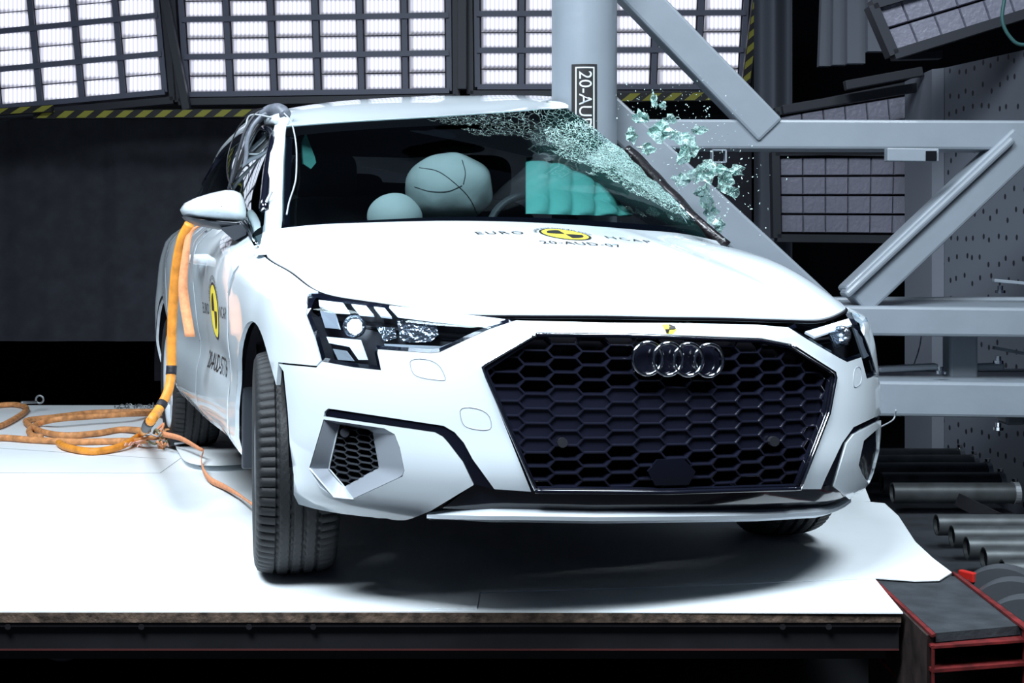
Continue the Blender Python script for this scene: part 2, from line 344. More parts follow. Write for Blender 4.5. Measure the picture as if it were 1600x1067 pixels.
def station(i, s):
    out = []
    for k, (x, y, z) in enumerate(A[i]):
        X = s*x
        if s < 0: X += BENT.get(i, 0)
        if s > 0 and i in CRUSH: X += CRUSH[i]
        if s > 0 and i in (7, 8) and k < 2: X += .04*(1 if i == 7 else .8); z += .035
        out.append((X, y, z+.03-.03*s*x if i < 9 else z+.022-.03*s*x*.9))
    # nose of the shell already measured with the body lifted
    return [(a, b, c-.03) if i < 9 else (a, b, c) for a, b, c in out]
ST = [station(i, -1) for i in range(15, 0, -1)] + [station(0, -1)] + [station(i, 1) for i in range(1, 16)]
G = np.array(ST)                                     # 31 x 8 x 3
UU = [0.]
for a, b in zip(G[:-1, 3], G[1:, 3]): UU.append(UU[-1]+float(np.linalg.norm(b-a)))
UU = np.array(UU); UU -= UU[15]
VV = np.array([0, .022, .075, .145, .285, .425, .50, .54])
def hermite(knots, vals, xs):
    knots = np.asarray(knots, float); d = np.diff(vals, axis=0)/np.diff(knots).reshape(-1, *[1]*(vals.ndim-1))
    m = np.zeros_like(vals); h = np.diff(knots)
    m[0] = d[0]; m[-1] = d[-1]
    for i in range(1, len(knots)-1): m[i] = (d[i-1]*h[i]+d[i]*h[i-1])/(h[i]+h[i-1])
    out = []
    for x in xs:
        i = min(max(np.searchsorted(knots, x)-1, 0), len(knots)-2); t = (x-knots[i])/h[i]
        out.append((2*t**3-3*t*t+1)*vals[i]+(t**3-2*t*t+t)*h[i]*m[i]+(-2*t**3+3*t*t)*vals[i+1]+(t**3-t*t)*h[i]*m[i+1])
    return np.array(out)
us = np.concatenate([np.linspace(a, b, max(3, int((b-a)/.02))+1)[:-1] for a, b in zip(UU[:-1], UU[1:])]+[UU[-1:]])
vs_ = np.concatenate([np.linspace(a, b, 7)[:-1] for a, b in zip(VV[:-1], VV[1:])]+[VV[-1:]])
D1 = hermite(UU, G, us)                              # nu x 8 x 3
D = hermite(VV, np.swapaxes(D1, 0, 1), vs_)          # nv x nu x 3
NU, NV = len(us), len(vs_)
POLE = (.585, 1.93, .150)                              # where the pole stands: sheet metal is folded round it
def clear(p):
    dx, dy = p[0]-POLE[0], p[1]-POLE[1]; r = math.hypot(dx, dy)
    if r >= POLE[2] or p[0] <= 0: return p
    if dx > -.02: dx = -.02-abs(dx)*.3
    r = math.hypot(dx, dy); return type(p)((POLE[0]+dx/r*POLE[2], POLE[1]+dy/r*POLE[2], p[2]))
for j_ in range(NV):
    for i_ in range(NU):
        q_ = clear(tuple(D[j_, i_])); D[j_, i_] = q_
du = np.gradient(D, us, axis=1); dv = np.gradient(D, vs_, axis=0)
NR = np.cross(du, dv); NR /= np.linalg.norm(NR, axis=2, keepdims=True)
if NR[NV//2, NU//2, 1] > 0: NR = -NR                  # outward at the nose is -Y
sv = [Vector(p) for p in D.reshape(-1, 3)]; suv = [Vector((us[i], vs_[j], 0)) for j in range(NV) for i in range(NU)]
st = []
for j in range(NV-1):
    for i in range(NU-1):
        a = j*NU+i; st += [(a, a+1, a+NU+1), (a, a+NU+1, a+NU)]
BV = BVHTree.FromPolygons(sv, st)
def loc_uv(p, idx):
    a, b, c = st[idx]; q = barycentric_transform(p, sv[a], sv[b], sv[c], suv[a], suv[b], suv[c]); return (q.x, q.y)
def uv_px(px, py):                                    # the body surface behind a pixel
    d = ray(px, py); dn = d.normalized()
    h = BV.ray_cast(CAM, dn, 20)
    if h[0] is not None and h[3] < 5.2: return loc_uv(h[0], h[2])
    best = None
    for k in range(160):
        p = CAM+dn*(2.9+k*.02); q = BV.find_nearest(p, .5)
        if q[0] is not None and (best is None or q[3] < best[0]): best = (q[3], q)
    return loc_uv(best[1][0], best[1][2])
def uv_k(p):
    q = BV.find_nearest(Vector(p)); return loc_uv(q[0], q[2])
def S(u, v, off=0.):
    i = min(max(int(np.searchsorted(us, u))-1, 0), NU-2); j = min(max(int(np.searchsorted(vs_, v))-1, 0), NV-2)
    a = (u-us[i])/(us[i+1]-us[i]); b = (v-vs_[j])/(vs_[j+1]-vs_[j])
    a = min(max(a, 0), 1); b = min(max(b, 0), 1)
    f = lambda Q: (Q[j, i]*(1-a)+Q[j, i+1]*a)*(1-b)+(Q[j+1, i]*(1-a)+Q[j+1, i+1]*a)*b
    p = f(D)
    if off: n = f(NR); p = p+n/np.linalg.norm(n)*off
    return Vector(p)
def inside(pt, poly):
    x, y = pt; c = False; n = len(poly); j = n-1
    for i in range(n):
        xi, yi = poly[i]; xj, yj = poly[j]
        if (yi > y) != (yj > y) and x < (xj-xi)*(y-yi)/(yj-yi)+xi: c = not c
        j = i
    return c
def area2(p): return sum(p[i-1][0]*p[i][1]-p[i][0]*p[i-1][1] for i in range(len(p)))
def inset(poly, g):
    s = 1 if area2(poly) > 0 else -1; out = []; n = len(poly)
    for i in range(n):
        a, b, c = poly[i-1], poly[i], poly[(i+1) % n]
        e1 = Vector((b[0]-a[0], b[1]-a[1])); e2 = Vector((c[0]-b[0], c[1]-b[1]))
        if e1.length < 1e-7 or e2.length < 1e-7: out.append(b); continue
        e1.normalize(); e2.normalize(); n1 = Vector((-e1.y, e1.x))*s; n2 = Vector((-e2.y, e2.x))*s
        m = n1+n2
        if m.length < .3: out.append(b); continue
        m = m/max(.5, m.dot(n1)); out.append((b[0]+m.x*g, b[1]+m.y*g))
    return out
def to_uv(pts, step=12):
    """outline given as pixels (2 numbers), places (3 numbers) or ('uv',u,v); straight runs between pixels are cut up"""
    out = []; n = len(pts)
    for i in range(n):
        a, b = pts[i], pts[(i+1) % n]
        if a[0] == 'uv': out.append((a[1], a[2])); 
        elif len(a) == 3: out.append(uv_k(a))
        else: out.append(uv_px(*a))
        if len(a) == 2 and len(b) == 2:
            k = int(math.hypot(a[0]-b[0], a[1]-b[1])/step)
            for q in range(1, k+1):
                t = q/(k+1); out.append(uv_px(a[0]+(b[0]-a[0])*t, a[1]+(b[1]-a[1])*t))
        elif a[0] == 'uv' and b[0] == 'uv':
            k = int(math.hypot(a[1]-b[1], a[2]-b[2])/.04)
            for q in range(1, k+1):
                t = q/(k+1); out.append((a[1]+(b[1]-a[1])*t, a[2]+(b[2]-a[2])*t))
    return out
def dedupe(p, e=1e-3):
    out = []
    for q in p:
        if not out or math.hypot(q[0]-out[-1][0], q[1]-out[-1][1]) > e: out.append(q)
    while len(out) > 2 and math.hypot(out[0][0]-out[-1][0], out[0][1]-out[-1][1]) < e: out.pop()
    return out
def cdt(polys, steiner):
    vs = []; es = []
    for p in polys:
        n0 = len(vs); vs += [Vector(q) for q in p]; es += [(n0+i, n0+(i+1) % len(p)) for i in range(len(p))]
    vs += [Vector(q) for q in steiner]
    V, E, Fc, *_ = delaunay_2d_cdt(vs, es, [], 0, 1e-6)
    keep = []
    for f in Fc:
        c = (sum(V[i].x for i in f)/3, sum(V[i].y for i in f)/3)
        if inside(c, polys[0]) and not any(inside(c, h) for h in polys[1:]): keep.append(tuple(f))
    return V, keep
def panel(name, pts, m, parent, holes=(), gap=.0015, thick=.012, off=0., du_=.025, dv_=.018, smooth=True, mapf=None, raw=False):
    P = dedupe(pts if raw else to_uv(pts)); H = [dedupe(h if raw else to_uv(h)) for h in holes]
    if gap: P = dedupe(inset(P, gap)); H = [dedupe(inset(h, -gap)) for h in H]
    x0, x1 = min(p[0] for p in P), max(p[0] for p in P); y0, y1 = min(p[1] for p in P), max(p[1] for p in P)
    stn = []
    allp = [q for r in [P]+H for q in r]
    for a in np.arange(x0+du_/2, x1, du_):
        for b in np.arange(y0+dv_/2, y1, dv_):
            if inside((a, b), P) and not any(inside((a, b), h) for h in H) and min((a-q[0])**2+(b-q[1])**2 for q in allp) > (.35*dv_)**2: stn.append((a, b))
    V, T = cdt([P]+H, stn)
    fn = mapf or S
    top = [fn(v.x, v.y, off) for v in V]
    # orient outwards
    tri = T[len(T)//2]; nn = (top[tri[1]]-top[tri[0]]).cross(top[tri[2]]-top[tri[0]])
    ctr = Vector((V[tri[0]].x, V[tri[0]].y)); o1 = fn(ctr.x, ctr.y, off+.01)-fn(ctr.x, ctr.y, off)
    if nn.dot(o1) < 0: T = [t[::-1] for t in T]
    vs = list(top); fs = list(T); sm = [True]*len(T)
    if thick:
        n0 = len(vs); vs += [fn(v.x, v.y, off-thick) for v in V]; fs += [tuple(n0+i for i in t[::-1]) for t in T]; sm += [True]*len(T)
        ec = {}
        for t in T:
            for i in range(3): e = (t[i], t[(i+1) % 3]); ec[e] = 1
        for (a, b) in list(ec):
            if (b, a) not in ec:
                n1 = len(vs); vs += [top[a], top[b], vs[n0+b], vs[n0+a]]; fs.append((n1+1, n1, n1+3, n1+2)); sm.append(False)
    o = link(name, vs, fs, m, parent)
    o.data.polygons.foreach_set('use_smooth', [smooth and s for s in sm])
    return o
def on_body(px, py, off=0.):
    u, v = uv_px(px, py); return S(u, v, off)
def pxline(pts, step=8):
    out = []
    for a, b in zip(pts, pts[1:]):
        k = max(1, int(math.hypot(a[0]-b[0], a[1]-b[1])/step))
        for q in range(k): t = q/k; out.append((a[0]+(b[0]-a[0])*t, a[1]+(b[1]-a[1])*t))
    out.append(pts[-1]); return out
def body_line(name, pts, r, m, parent, off=0., n=6, flat=None):
    mb = MB(); mb.tube([on_body(x, y, off) for x, y in pxline(pts)], r, n, flat=flat); return mb.build(name, m, parent, smooth=True)
def smooth_px(pts, it=2, closed=True):
    P = list(pts)
    for _ in range(it):
        q = []
        for i in range(len(P) if closed else len(P)-1):
            a, b = P[i], P[(i+1) % len(P)]
            q += [(a[0]*.75+b[0]*.25, a[1]*.75+b[1]*.25), (a[0]*.25+b[0]*.75, a[1]*.25+b[1]*.75)]
        if not closed: q = [P[0]]+q+[P[-1]]
        P = q
    return P


def uv_px_d(px, py, off):                              # the point whose place `off` from the skin shows at the pixel
    qx, qy = px, py
    for _ in range(4):
        u, v = uv_px(qx, qy); p = S(u, v, off)-CAM; r = p.x*cY-p.y*sY; f = p.x*sY+p.y*cY
        qx += px-(800+F*r/f); qy += py-(HZ-F*p.z/f)
    return (u, v)
car = empty('car', (0, 2.1, 0), 'white hatchback with yellow test targets, its far side crushed against the steel pole', 'car')
WH_Y = .83; ARC = (.81, .34)                         # wheel centre; wheel arch centre (y, z)
def arch_k(s, y0, z0, r, a0, a1, n=18, x=.895):
    return [(s*x, y0+r*math.cos(a), z0+r*math.sin(a)) for a in [a0+(a1-a0)*i/n for i in range(n+1)]]

# ---- front bumper cover
hlR = [(483.5,458),(507.5,458),(608.6,472),(721,487.6),(805.4,499.5),(763,514),(735,527),(687,549.5),(673,551),(590,545),(589,551),(594.6,577.6),(552,573),(503,564),(493,528),(479,492),(481,472)]
hlL = [(1232,511),(1262,492),(1312,477),(1330,489),(1350,524),(1366,568),(1369,580),(1364,588),(1354.5,591),(1346,557.5),(1324,565),(1312,559),(1262,530)]
grille = [(753,573),(839,520),(979,521.5),(1190,529),(1236,538),(1307,583),(1297,645),(1251,765),(1040,771),(831,769)]
fas = [(805.4,500),(950,503.5),(1050,504),(1180,506.5),(1232,511),(1262,530),(1312,559),(1324,565),(1346,557.5),(1354.5,591),(1364,588),
  (.875,.47,.53),(.872,.455,.47),(1376,648),(1334,668),(1316,693),(1290,748),(1283,765),(1251,765),
  (1297,645),(1307,583),(1236,538),(1190,529),(979,521.5),(839,520),(753,573),(831,769),
  (772,765),(738,718),(724,692),(710,676),(693,666),(521,640),(513,639),(508,643),(506,650),(679,675),(692,682),(701,692),(724,722),(741,758),(673,799),(623,818.5),(524,814),(468,801.5),
  (-.850,.50,.232),(-.864,.462,.28),(-.870,.427,.34),(-.874,.427,.42),(-.880,.436,.50),(-.886,.45,.56),(-.888,.462,.60),(435,568),(494,573.5),(503,564),(552,573),(594.6,577.6),(589,551),(590,545),(673,551),(687,549.5),(735,527),(763,514)]
ventO = [(506,656),(600,670),(616,679),(624,700),(631,735),(628,744),(552,779),(521.5,776),(500,760),(483.5,732)]
ventI = [(530,663.5),(575,671),(582,676),(592,730),(538,760.5),(514,732)]
fascia = panel('front_bumper', fas, PAINT, car, holes=[ventO], gap=.0012)
# grey pocket round the right vent: sloped ring from the skin to the recessed mesh
def funnel(name, outer, inner, d0, d1, m, parent, n=60):
    o = []; i_ = []; k = len(outer)
    for a in range(k):
        sa = outer[a]; sb = inner[a]; ra = resample([Vector((*p, 0)) for p in sa], 13)[:-1]; rb_ = resample([Vector((*p, 0)) for p in sb], 13)[:-1]
        o += [S(*uv_px(p.x, p.y), -d0) for p in ra]; i_ += [S(*uv_px_d(p.x, p.y, -d1), -d1) for p in rb_]
    mb = MB(); mb.grid([o+[o[0]], i_+[i_[0]]]); return mb.build(name, m, parent, smooth=True, auto=.5)
vent = funnel('vent_surround', [[(506,656),(600,670),(616,679)],[(616,679),(624,700),(631,735)],[(631,735),(628,744),(552,779)],[(552,779),(521.5,776),(500,760),(483.5,732)],[(483.5,732),(506,656)]],
  [[(530,663.5),(575,671),(582,676)],[(582,676),(592,730)],[(592,730),(538,760.5)],[(538,760.5),(514,732)],[(514,732),(530,663.5)]], .001, .030, VENTG, car)
body_line('vent_rim', [(483.5,732),(521.5,777),(552,780)], .0022, PAINT, vent, off=-.001)
mbv = MB(); mbv.tube([S(*uv_px_d(*p, -.028), -.028) for p in pxline([(530,663.5),(514,732),(538,760.5),(552,776)])], .0022, 6); mbv.build('vent_edge', PAINT, vent, smooth=True)
# black accent blades above the vents, the right one continuing under the grille
panel('bumper_accent_blade', [(508,645),(513,640),(521,640.5),(693,666.5),(710,676.5),(724,693),(738,718.5),(772,765.5),(741,758),(724,721.5),(701,691.5),(692,681.5),(679,674.5),(506,649.5)], GLOSSB, car, gap=.0005, off=-.004)
panel('bumper_accent_blade', [(1376,645),(1335,666),(1315,692),(1283,758),(1303,760),(1323,692),(1339,676),(1377,655)], GLOSSB, car, gap=0, off=-.004)
# left corner vent surround
fl = [(1334,678),(1377,656),(.872,.46,.40),(.85,.48,.235),(.80,.40,.23),(1352,785),(1334,787),(1303,760),(1323,692)]
flI = [(1350,689),(1374,668),(1375,715),(1363,763),(1348,741),(1342,726)]
panel('vent_surround', fl, PAINT, car, holes=[flI], gap=.001)
# lower intake and chin blade
panel('lower_intake', [(690,799),(741,758),(772,765),(831,769),(1040,771),(1251,765),(1283,765),(1303,760),(1334,787),(1290,799),(1150,806),(1000,806),(800,806)], GLOSSB, car, gap=0, off=-.012)
lipp = [(668,806),(720,806),(800,806),(926,808),(1050,807),(1180,805),(1270,800),(1334,791)]
lp = [S(*uv_px(*p)) for p in pxline(lipp, 14)]
mb = MB(); rows = []
for i, p in enumerate(lp):
    t = (lp[min(i+1, len(lp)-1)]-lp[max(i-1, 0)]).normalized(); o = Vector((t.y, -t.x, 0)).normalized()
    k = min(1, i/6, (len(lp)-1-i)/4)
    k = .25+.75*k
    rows.append([p+o*.022*k+Vector((0,0,.004)), p+o*.014*k+Vector((0,0,.010*k)), p-o*.035*k+Vector((0,0,.026*k)), p-o*.03-Vector((0,0,.02*k)), p+o*.008-Vector((0,0,.014*k)), p+o*.020*k-Vector((0,0,.006))])
mb.grid(rows, True); mb.build('chin_blade', SILVER, car, smooth=False)
lp2 = [S(*uv_px(x, y+9), -.02) for x, y in pxline(lipp, 14)]
mb = MB(); mb.tube(lp2, .014, 6); mb.build('chin_underside', DARKP, car, smooth=True)
# covers on the bumper
def outline(name, pts, r=.0009, m=VENTG):
    P = smooth_px(pts, 2); return body_line(name, P+[P[0]], r, m, fascia, off=.0002, n=5)
outline('washer_cover_seam', [(640,559),(683,563),(698,592),(692,595),(650,589),(642,577)])
outline('tow_cover_seam', [(718,634),(762,641),(770,668),(758,673),(727,668),(720,655)])
outline('washer_cover_seam', [(1334,576),(1345,571),(1347,598),(1337,606),(1333,603)])
# small yellow and black test target on the bumper, above the grille
stk = panel('test_target_sticker', [(1034,507.5),(1045,506.5),(1054,510),(1057,515),(1051,522),(1041,521),(1038,514)], YEL, fascia, gap=0, thick=.0004, off=.0009)
panel('target_quadrant', [(1045,507),(1054,510),(1056,514),(1045,514.5)], BLK, stk, gap=0, thick=.0003, off=.0014)
panel('target_quadrant', [(1039,514.5),(1046,514.5),(1044,521),(1041,520)], BLK, stk, gap=0, thick=.0003, off=.0014)

# ---- radiator grille
def clip_poly(sub, clip):
    out = sub; s = 1 if area2(clip) > 0 else -1; n = len(clip)
    for i in range(n):
        a, b = clip[i], clip[(i+1) % n]; inp = out; out = []
        f = lambda p: s*((b[0]-a[0])*(p[1]-a[1])-(b[1]-a[1])*(p[0]-a[0]))
        for j in range(len(inp)):
            p, q = inp[j-1], inp[j]; fp, fq = f(p), f(q)
            if fq >= 0:
                if fp < 0: t = fp/(fp-fq); out.append(tuple(p[k]+(q[k]-p[k])*t for k in range(3)))
                out.append(q)
            elif fp >= 0: t = fp/(fp-fq); out.append(tuple(p[k]+(q[k]-p[k])*t for k in range(3)))
        if not out: return []
    return out
def hull(P):
    P = sorted(set(P)); 
    def half(P):
        h = []
        for p in P:
            while len(h) > 1 and (h[-1][0]-h[-2][0])*(p[1]-h[-2][1])-(h[-1][1]-h[-2][1])*(p[0]-h[-2][0]) <= 0: h.pop()
            h.append(p)
        return h[:-1]
    return half(P)+half(P[::-1])
def hexmesh(name, poly_px, a, h, e, depth, m, parent, origin, filled, base=.012, rim=.0045):
    P = hull(dedupe([uv_px_d(x, y, -base) for x, y in pxline(poly_px+[poly_px[0]], 12)])); mb = MB()
    x0, x1 = min(p[0] for p in P), max(p[0] for p in P); y0, y1 = min(p[1] for p in P), max(p[1] for p in P)
    ou, ov = origin
    for i in range(int((x0-ou)/a)-2, int((x1-ou)/a)+3):
        for j in range(int((y0-ov)/h)-2, int((y1-ov)/h)+3):
            cx = ou+i*a; cy = ov+j*h+(h/2 if i % 2 else 0)
            if cx < x0-a or cx > x1+a or cy < y0-h or cy > y1+h: continue
            ring = lambda sx, sy: [(cx+(-a/2+e)*sx, cy-h/2*sy), (cx+(a/2-e)*sx, cy-h/2*sy), (cx+(a/2+e)*sx, cy), (cx+(a/2-e)*sx, cy+h/2*sy), (cx+(-a/2+e)*sx, cy+h/2*sy), (cx+(-a/2-e)*sx, cy)]
            R0 = ring(1, 1); R1 = ring(1-2*rim/2/a, 1-rim/2/h*2*.9); fl_ = filled(cy)
            R2 = ring(.93 if fl_ else .86, .80 if fl_ else .62)
            d0, d1, d2 = base, base+.0005, base+(.006 if fl_ else .022)
            def q(A_, B_, C_, D_, da, db):
                poly = clip_poly([(*A_, da), (*B_, da), (*C_, db), (*D_, db)], P)
                if len(poly) > 2: mb.add([S(u, v, -d) for u, v, d in poly], [tuple(range(len(poly)))])
            for k in range(6):
                k2 = (k+1) % 6
                q(R0[k], R0[k2], R1[k2], R1[k], d0, d1); q(R1[k], R1[k2], R2[k2], R2[k], d1, d2)
            fp = clip_poly([(*p, d2) for p in R2], P)
            if fl_ and len(fp) > 2: mb.add([S(u, v, -d) for u, v, d in fp], [tuple(range(len(fp)))])
    return mb.build(name, m, parent, smooth=False)
g0 = uv_px(1061, 640)
gr = hexmesh('grille', grille, .0725, .0352, .0075, .02, GRILLEM, car, g0, lambda v: .185 < v < .335)
panel('grille_backing', grille, INNER, gr, gap=0, off=-.045, thick=.004)
# grille frame: bright along the sides, black along top and bottom
def strip(name, pts, wdt, m, parent, off=.002, n=4, rr=.004):
    P = [S(*uv_px(*p), off) for p in pxline(pts, 10)]; mb = MB(); mb.tube(P, rr, 8); return mb.build(name, m, parent, smooth=True)
strip('chrome_edge', [(836,765),(760,590),(754,574),(764,566),(839,522)], .01, CHROME, gr, rr=.0038)
strip('chrome_edge', [(839,521.5),(979,523),(1190,530.5),(1236,539.5)], .01, CHROME, gr, rr=.0014)
strip('chrome_edge', [(1236,539.5),(1303,582),(1305,590),(1295,645),(1249,764)], .01, CHROME, gr, rr=.0045)
strip('bottom_edge', [(836,767),(1040,769),(1249,763)], .01, GLOSSB, gr, rr=.006)
panel('grille_inner_frame', [(766,578),(842,527),(979,528),(1190,536),(1234,545),(1297,587),(1287,645),(1243,758),(1040,764),(842,762)][::-1]and
      [(753,574),(839,521),(979,522),(1190,530),(1236,539),(1306,583),(1296,645),(1250,764),(1040,770),(832,768)], GLOSSB, gr,
      holes=[[(762,579),(842,526),(979,527),(1190,535),(1234,544),(1299,587),(1289,645),(1245,759),(1040,765),(840,763)]], gap=0, off=-.002, thick=.012)
sp = panel('sensor_plate', [(1014,738),(1029,719),(1070,717),(1089,738),(1078,759),(1025,760)], GLOSSB, gr, gap=0, off=-.006, thick=.008)
for (x, y) in [(880,692),(1212,690)]:
    panel('parking_sensor', [(x+8*math.cos(t), y+8*math.sin(t)) for t in [k*PI/5 for k in range(10)]], MATB, gr, gap=0, off=-.004, thick=.01)
# four-ring badge
bd = MB(); 
for px, py in ((1009, 560), (1040.5, 560.8), (1072, 561.8), (1103.5, 562.8)):
    u, v = uv_px(px, py); c = S(u, v, .012)
    ax = Vector((1, 0, 0)); up = Vector((0, -.02, 1)).normalized(); fw = Vector((0, -1, 0))
    rows = []
    for i in range(48):
        a = 2*PI*i/48; rd = ax*math.cos(a)+up*math.sin(a)
        rows.append([c+rd*(.0395+.0048*math.cos(b))+fw*.0052*math.sin(b) for b in [2*PI*k/10 for k in range(10)]])
    rows.append(rows[0]); bd.grid(rows, True)
badge = bd.build('four_ring_badge', CHROME, gr, smooth=True)
bk = panel('badge_backing', [(990,548),(1000,538),(1110,541),(1124,552),(1125,575),(1112,587),(1003,584),(990,574)], GLOSSB, gr, gap=0, off=-.002, thick=.012)
# vent meshes
hexmesh('vent_mesh', ventI, .036, .0185, .004, .01, DARKP, vent, uv_px(560,700), lambda v: False, base=.028, rim=.003)
mbv = MB(); c = S(*uv_px_d(538.5,676,-.018), -.018); mbv.lathe([(0,0),(0,.011),(.004,.0125),(.03,.0125)], Matrix.Translation(c)@Matrix.Rotation(PI/2-.45, 4, 'Z'), 20); mbv.build('parking_sensor', DARKP, vent, smooth=False)
panel('vent_backing', ventO, INNER, vent, gap=0, off=-.055, thick=.003)
panel('vent_mesh', flI, GLOSSB, car, gap=0, off=-.006, thick=.004)

# ---- headlights
def pushed(px, py, d):                                 # d metres behind the cover along the line of sight
    u, v = uv_px(px, py); return S(u, v)+ray(px, py).normalized()*d
def lens_piece(name, pts, d, m, parent, t=.006):
    P = [pushed(x, y, d) for x, y in pts]; mb = MB(); n = (P[1]-P[0]).cross(P[2]-P[0]).normalized()
    if n.y > 0: n = -n
    mb.prism(P, -n*t); return mb.build(name, m, parent)
def headlight(name, outl, parent):
    cov = panel(name, outl, COVER, parent, gap=.001, thick=0, off=.0)
    hs = panel('housing', outl, MATB, cov, gap=0, thick=.003, off=-.055)
    P = dedupe(to_uv(outl)); a = [S(u, v, -.001) for u, v in P]; b = [S(u, v, -.055) for u, v in P]
    mb = MB(); mb.grid([a+[a[0]], b+[b[0]]]); mb.build('housing_wall', MATB, cov)
    Q = inset(P, .009); a2 = [S(u, v, -.0015) for u, v in P]; b2 = [S(u, v, -.006) for u, v in Q]
    mb = MB(); mb.grid([a2+[a2[0]], b2+[b2[0]]]); mb.build('housing_bezel', GLOSSB, cov)
    return cov
H = headlight('headlight', hlR, car)
for q in ([(498,468.5),(536,473),(546,488),(524,487),(499,478)], [(549,475),(572,477.5),(584,492),(561,490)], [(584,479),(601,481),(612,495),(595,493)], [(608,481),(700,491.5),(789,502.5),(762,511.5),(680,503.5),(622,496)]):
    lens_piece('daylight_bar', q, .012, DRL, H)
lens_piece('daylight_bar', [(510,526),(562,531),(573,562),(560,562),(546,542),(514,536)], .014, DRL, H)
lens_piece('light_blade', [(500,486),(521.5,486),(530,514),(508,512)], .02, VENTG, H)
lens_piece('light_blade', [(520,545),(540,548),(552,564),(528,562)], .022, SILVER, H)
lens_piece('reflector', [(620,499),(650,501),(682,506),(684.5,523),(673,534),(640,535),(625.5,532)], .028, REFL, H)
lens_piece('reflector', [(588,510),(616,512),(620,528),(600,534)], .032, REFL, H)
lens_piece('lower_trim', [(600,537),(690,541),(740,522),(748,517),(745,524),(692,547),(602,543)], .012, SILVER, H)
c = pushed(554, 510, .02); Mx = Matrix.Translation(c)@(ray(554, 510).normalized().to_track_quat('X', 'Z').to_matrix().to_4x4())
mb = MB(); mb.lathe([(.0,.0),(.001,.008),(.004,.0135),(.008,.016)], Mx, 24); mb.build('projector_lens', BEAMM, H, smooth=True)
mb = MB(); mb.lathe([(.006,.0165),(-.002,.021),(.0,.026),(.012,.029)], Mx, 24); mb.build('projector_ring', REFL, H, smooth=True)
H2 = headlight('headlight', hlL, car)
lens_piece('daylight_bar', [(1258,518),(1326,497.5),(1331,507),(1273,526)], .012, DRL, H2)
lens_piece('reflector', [(1296,520),(1318,515),(1326,538),(1306,544)], .03, REFL, H2)
lens_piece('light_blade', [(1334,512),(1344,520),(1358,556),(1350,560)], .02, VENTG, H2)
c = pushed(1314, 524, .02); Mx = Matrix.Translation(c)@(ray(1314, 524).normalized().to_track_quat('X', 'Z').to_matrix().to_4x4())
mb = MB(); mb.lathe([(.0,.0),(.001,.004),(.004,.006)], Mx, 16); mb.build('projector_lens', DRL, H2, smooth=True)
mb = MB(); mb.lathe([(.003,.007),(-.002,.020),(.0,.024),(.012,.027)], Mx, 24); mb.build('projector_ring', REFL, H2, smooth=True)

# ---- fenders, doors, quarters
vT = 0.
uk = uv_px(413,401)[0]; uf = uv_px(497,456)[0]
fenR = [('uv', uk, 0), ('uv', (uk*.8+uf*.2), 0), ('uv', (uk*.5+uf*.5), 0), ('uv', (uk*.2+uf*.8), 0), ('uv', uf, 0), (483,459),(480,472),(478,492),(492,528),(502,563.5),(494,572.5),(435,567)]
aR = [( -.90, ARC[0]+.372*math.cos(a), ARC[1]+.372*math.sin(a)) for a in [PI*(1-.20)-i*(PI*(1-.20)+.12)/22 for i in range(23)]]
fenR += [p for p in aR] + [(-.885,1.17,.28),(-.88,1.33,.285),(-.885,1.335,.40),(-.895,1.31,.55),(-.895,1.30,.66),(-.90,1.275,.78),(-.88,1.20,.87),(-.86,1.20,.92),('uv', uv_k((-.80,1.24,.91))[0], 0)]
panel('fender', fenR, PAINT, car)
d1 = [('uv', uv_k((-.80,1.25,.92))[0], 0),(-.86,1.21,.915),(-.88,1.21,.87),(-.90,1.285,.78),(-.895,1.31,.66),(-.895,1.32,.55),(-.885,1.345,.40),(-.88,1.34,.285)]
def k2uv(L_): return [('uv', *uv_k(p)) if p[0] != 'uv' else p for p in L_]
door1 = panel('front_door', k2uv(d1+[(-.88,1.75,.285),(-.88,2.14,.285),(-.89,2.13,.45),(-.90,2.10,.66),(-.90,2.14,.84),(-.86,2.17,.93),('uv', uv_k((-.80,2.18,.99))[0], 0)]), PAINT, car, du_=.04)
door2 = panel('rear_door', k2uv([('uv', uv_k((-.80,2.185,.99))[0], 0),(-.86,2.175,.93),(-.90,2.145,.84),(-.90,2.105,.66),(-.89,2.135,.45),(-.88,2.145,.285),(-.88,3.0,.285),(-.90,3.06,.45),(-.90,3.2,.66),(-.89,3.28,.85),('uv', uv_k((-.77,3.3,1.02))[0], 0)]), PAINT, car, du_=.05)
RA = (3.48, .33)
q3 = [('uv', uv_k((-.77,3.305,1.02))[0], 0),(-.89,3.285,.85),(-.90,3.205,.66),(-.90,3.065,.45),(-.88,3.005,.285)]+[(-.90, RA[0]-.37*math.cos(a), RA[1]+.37*math.sin(a)) for a in [i*PI/14 for i in range(15)]]+[(-.85,4.06,.27),('uv', UU[0], .50),('uv', UU[0], 0)]
panel('rear_quarter', k2uv(q3), PAINT, car, du_=.06)
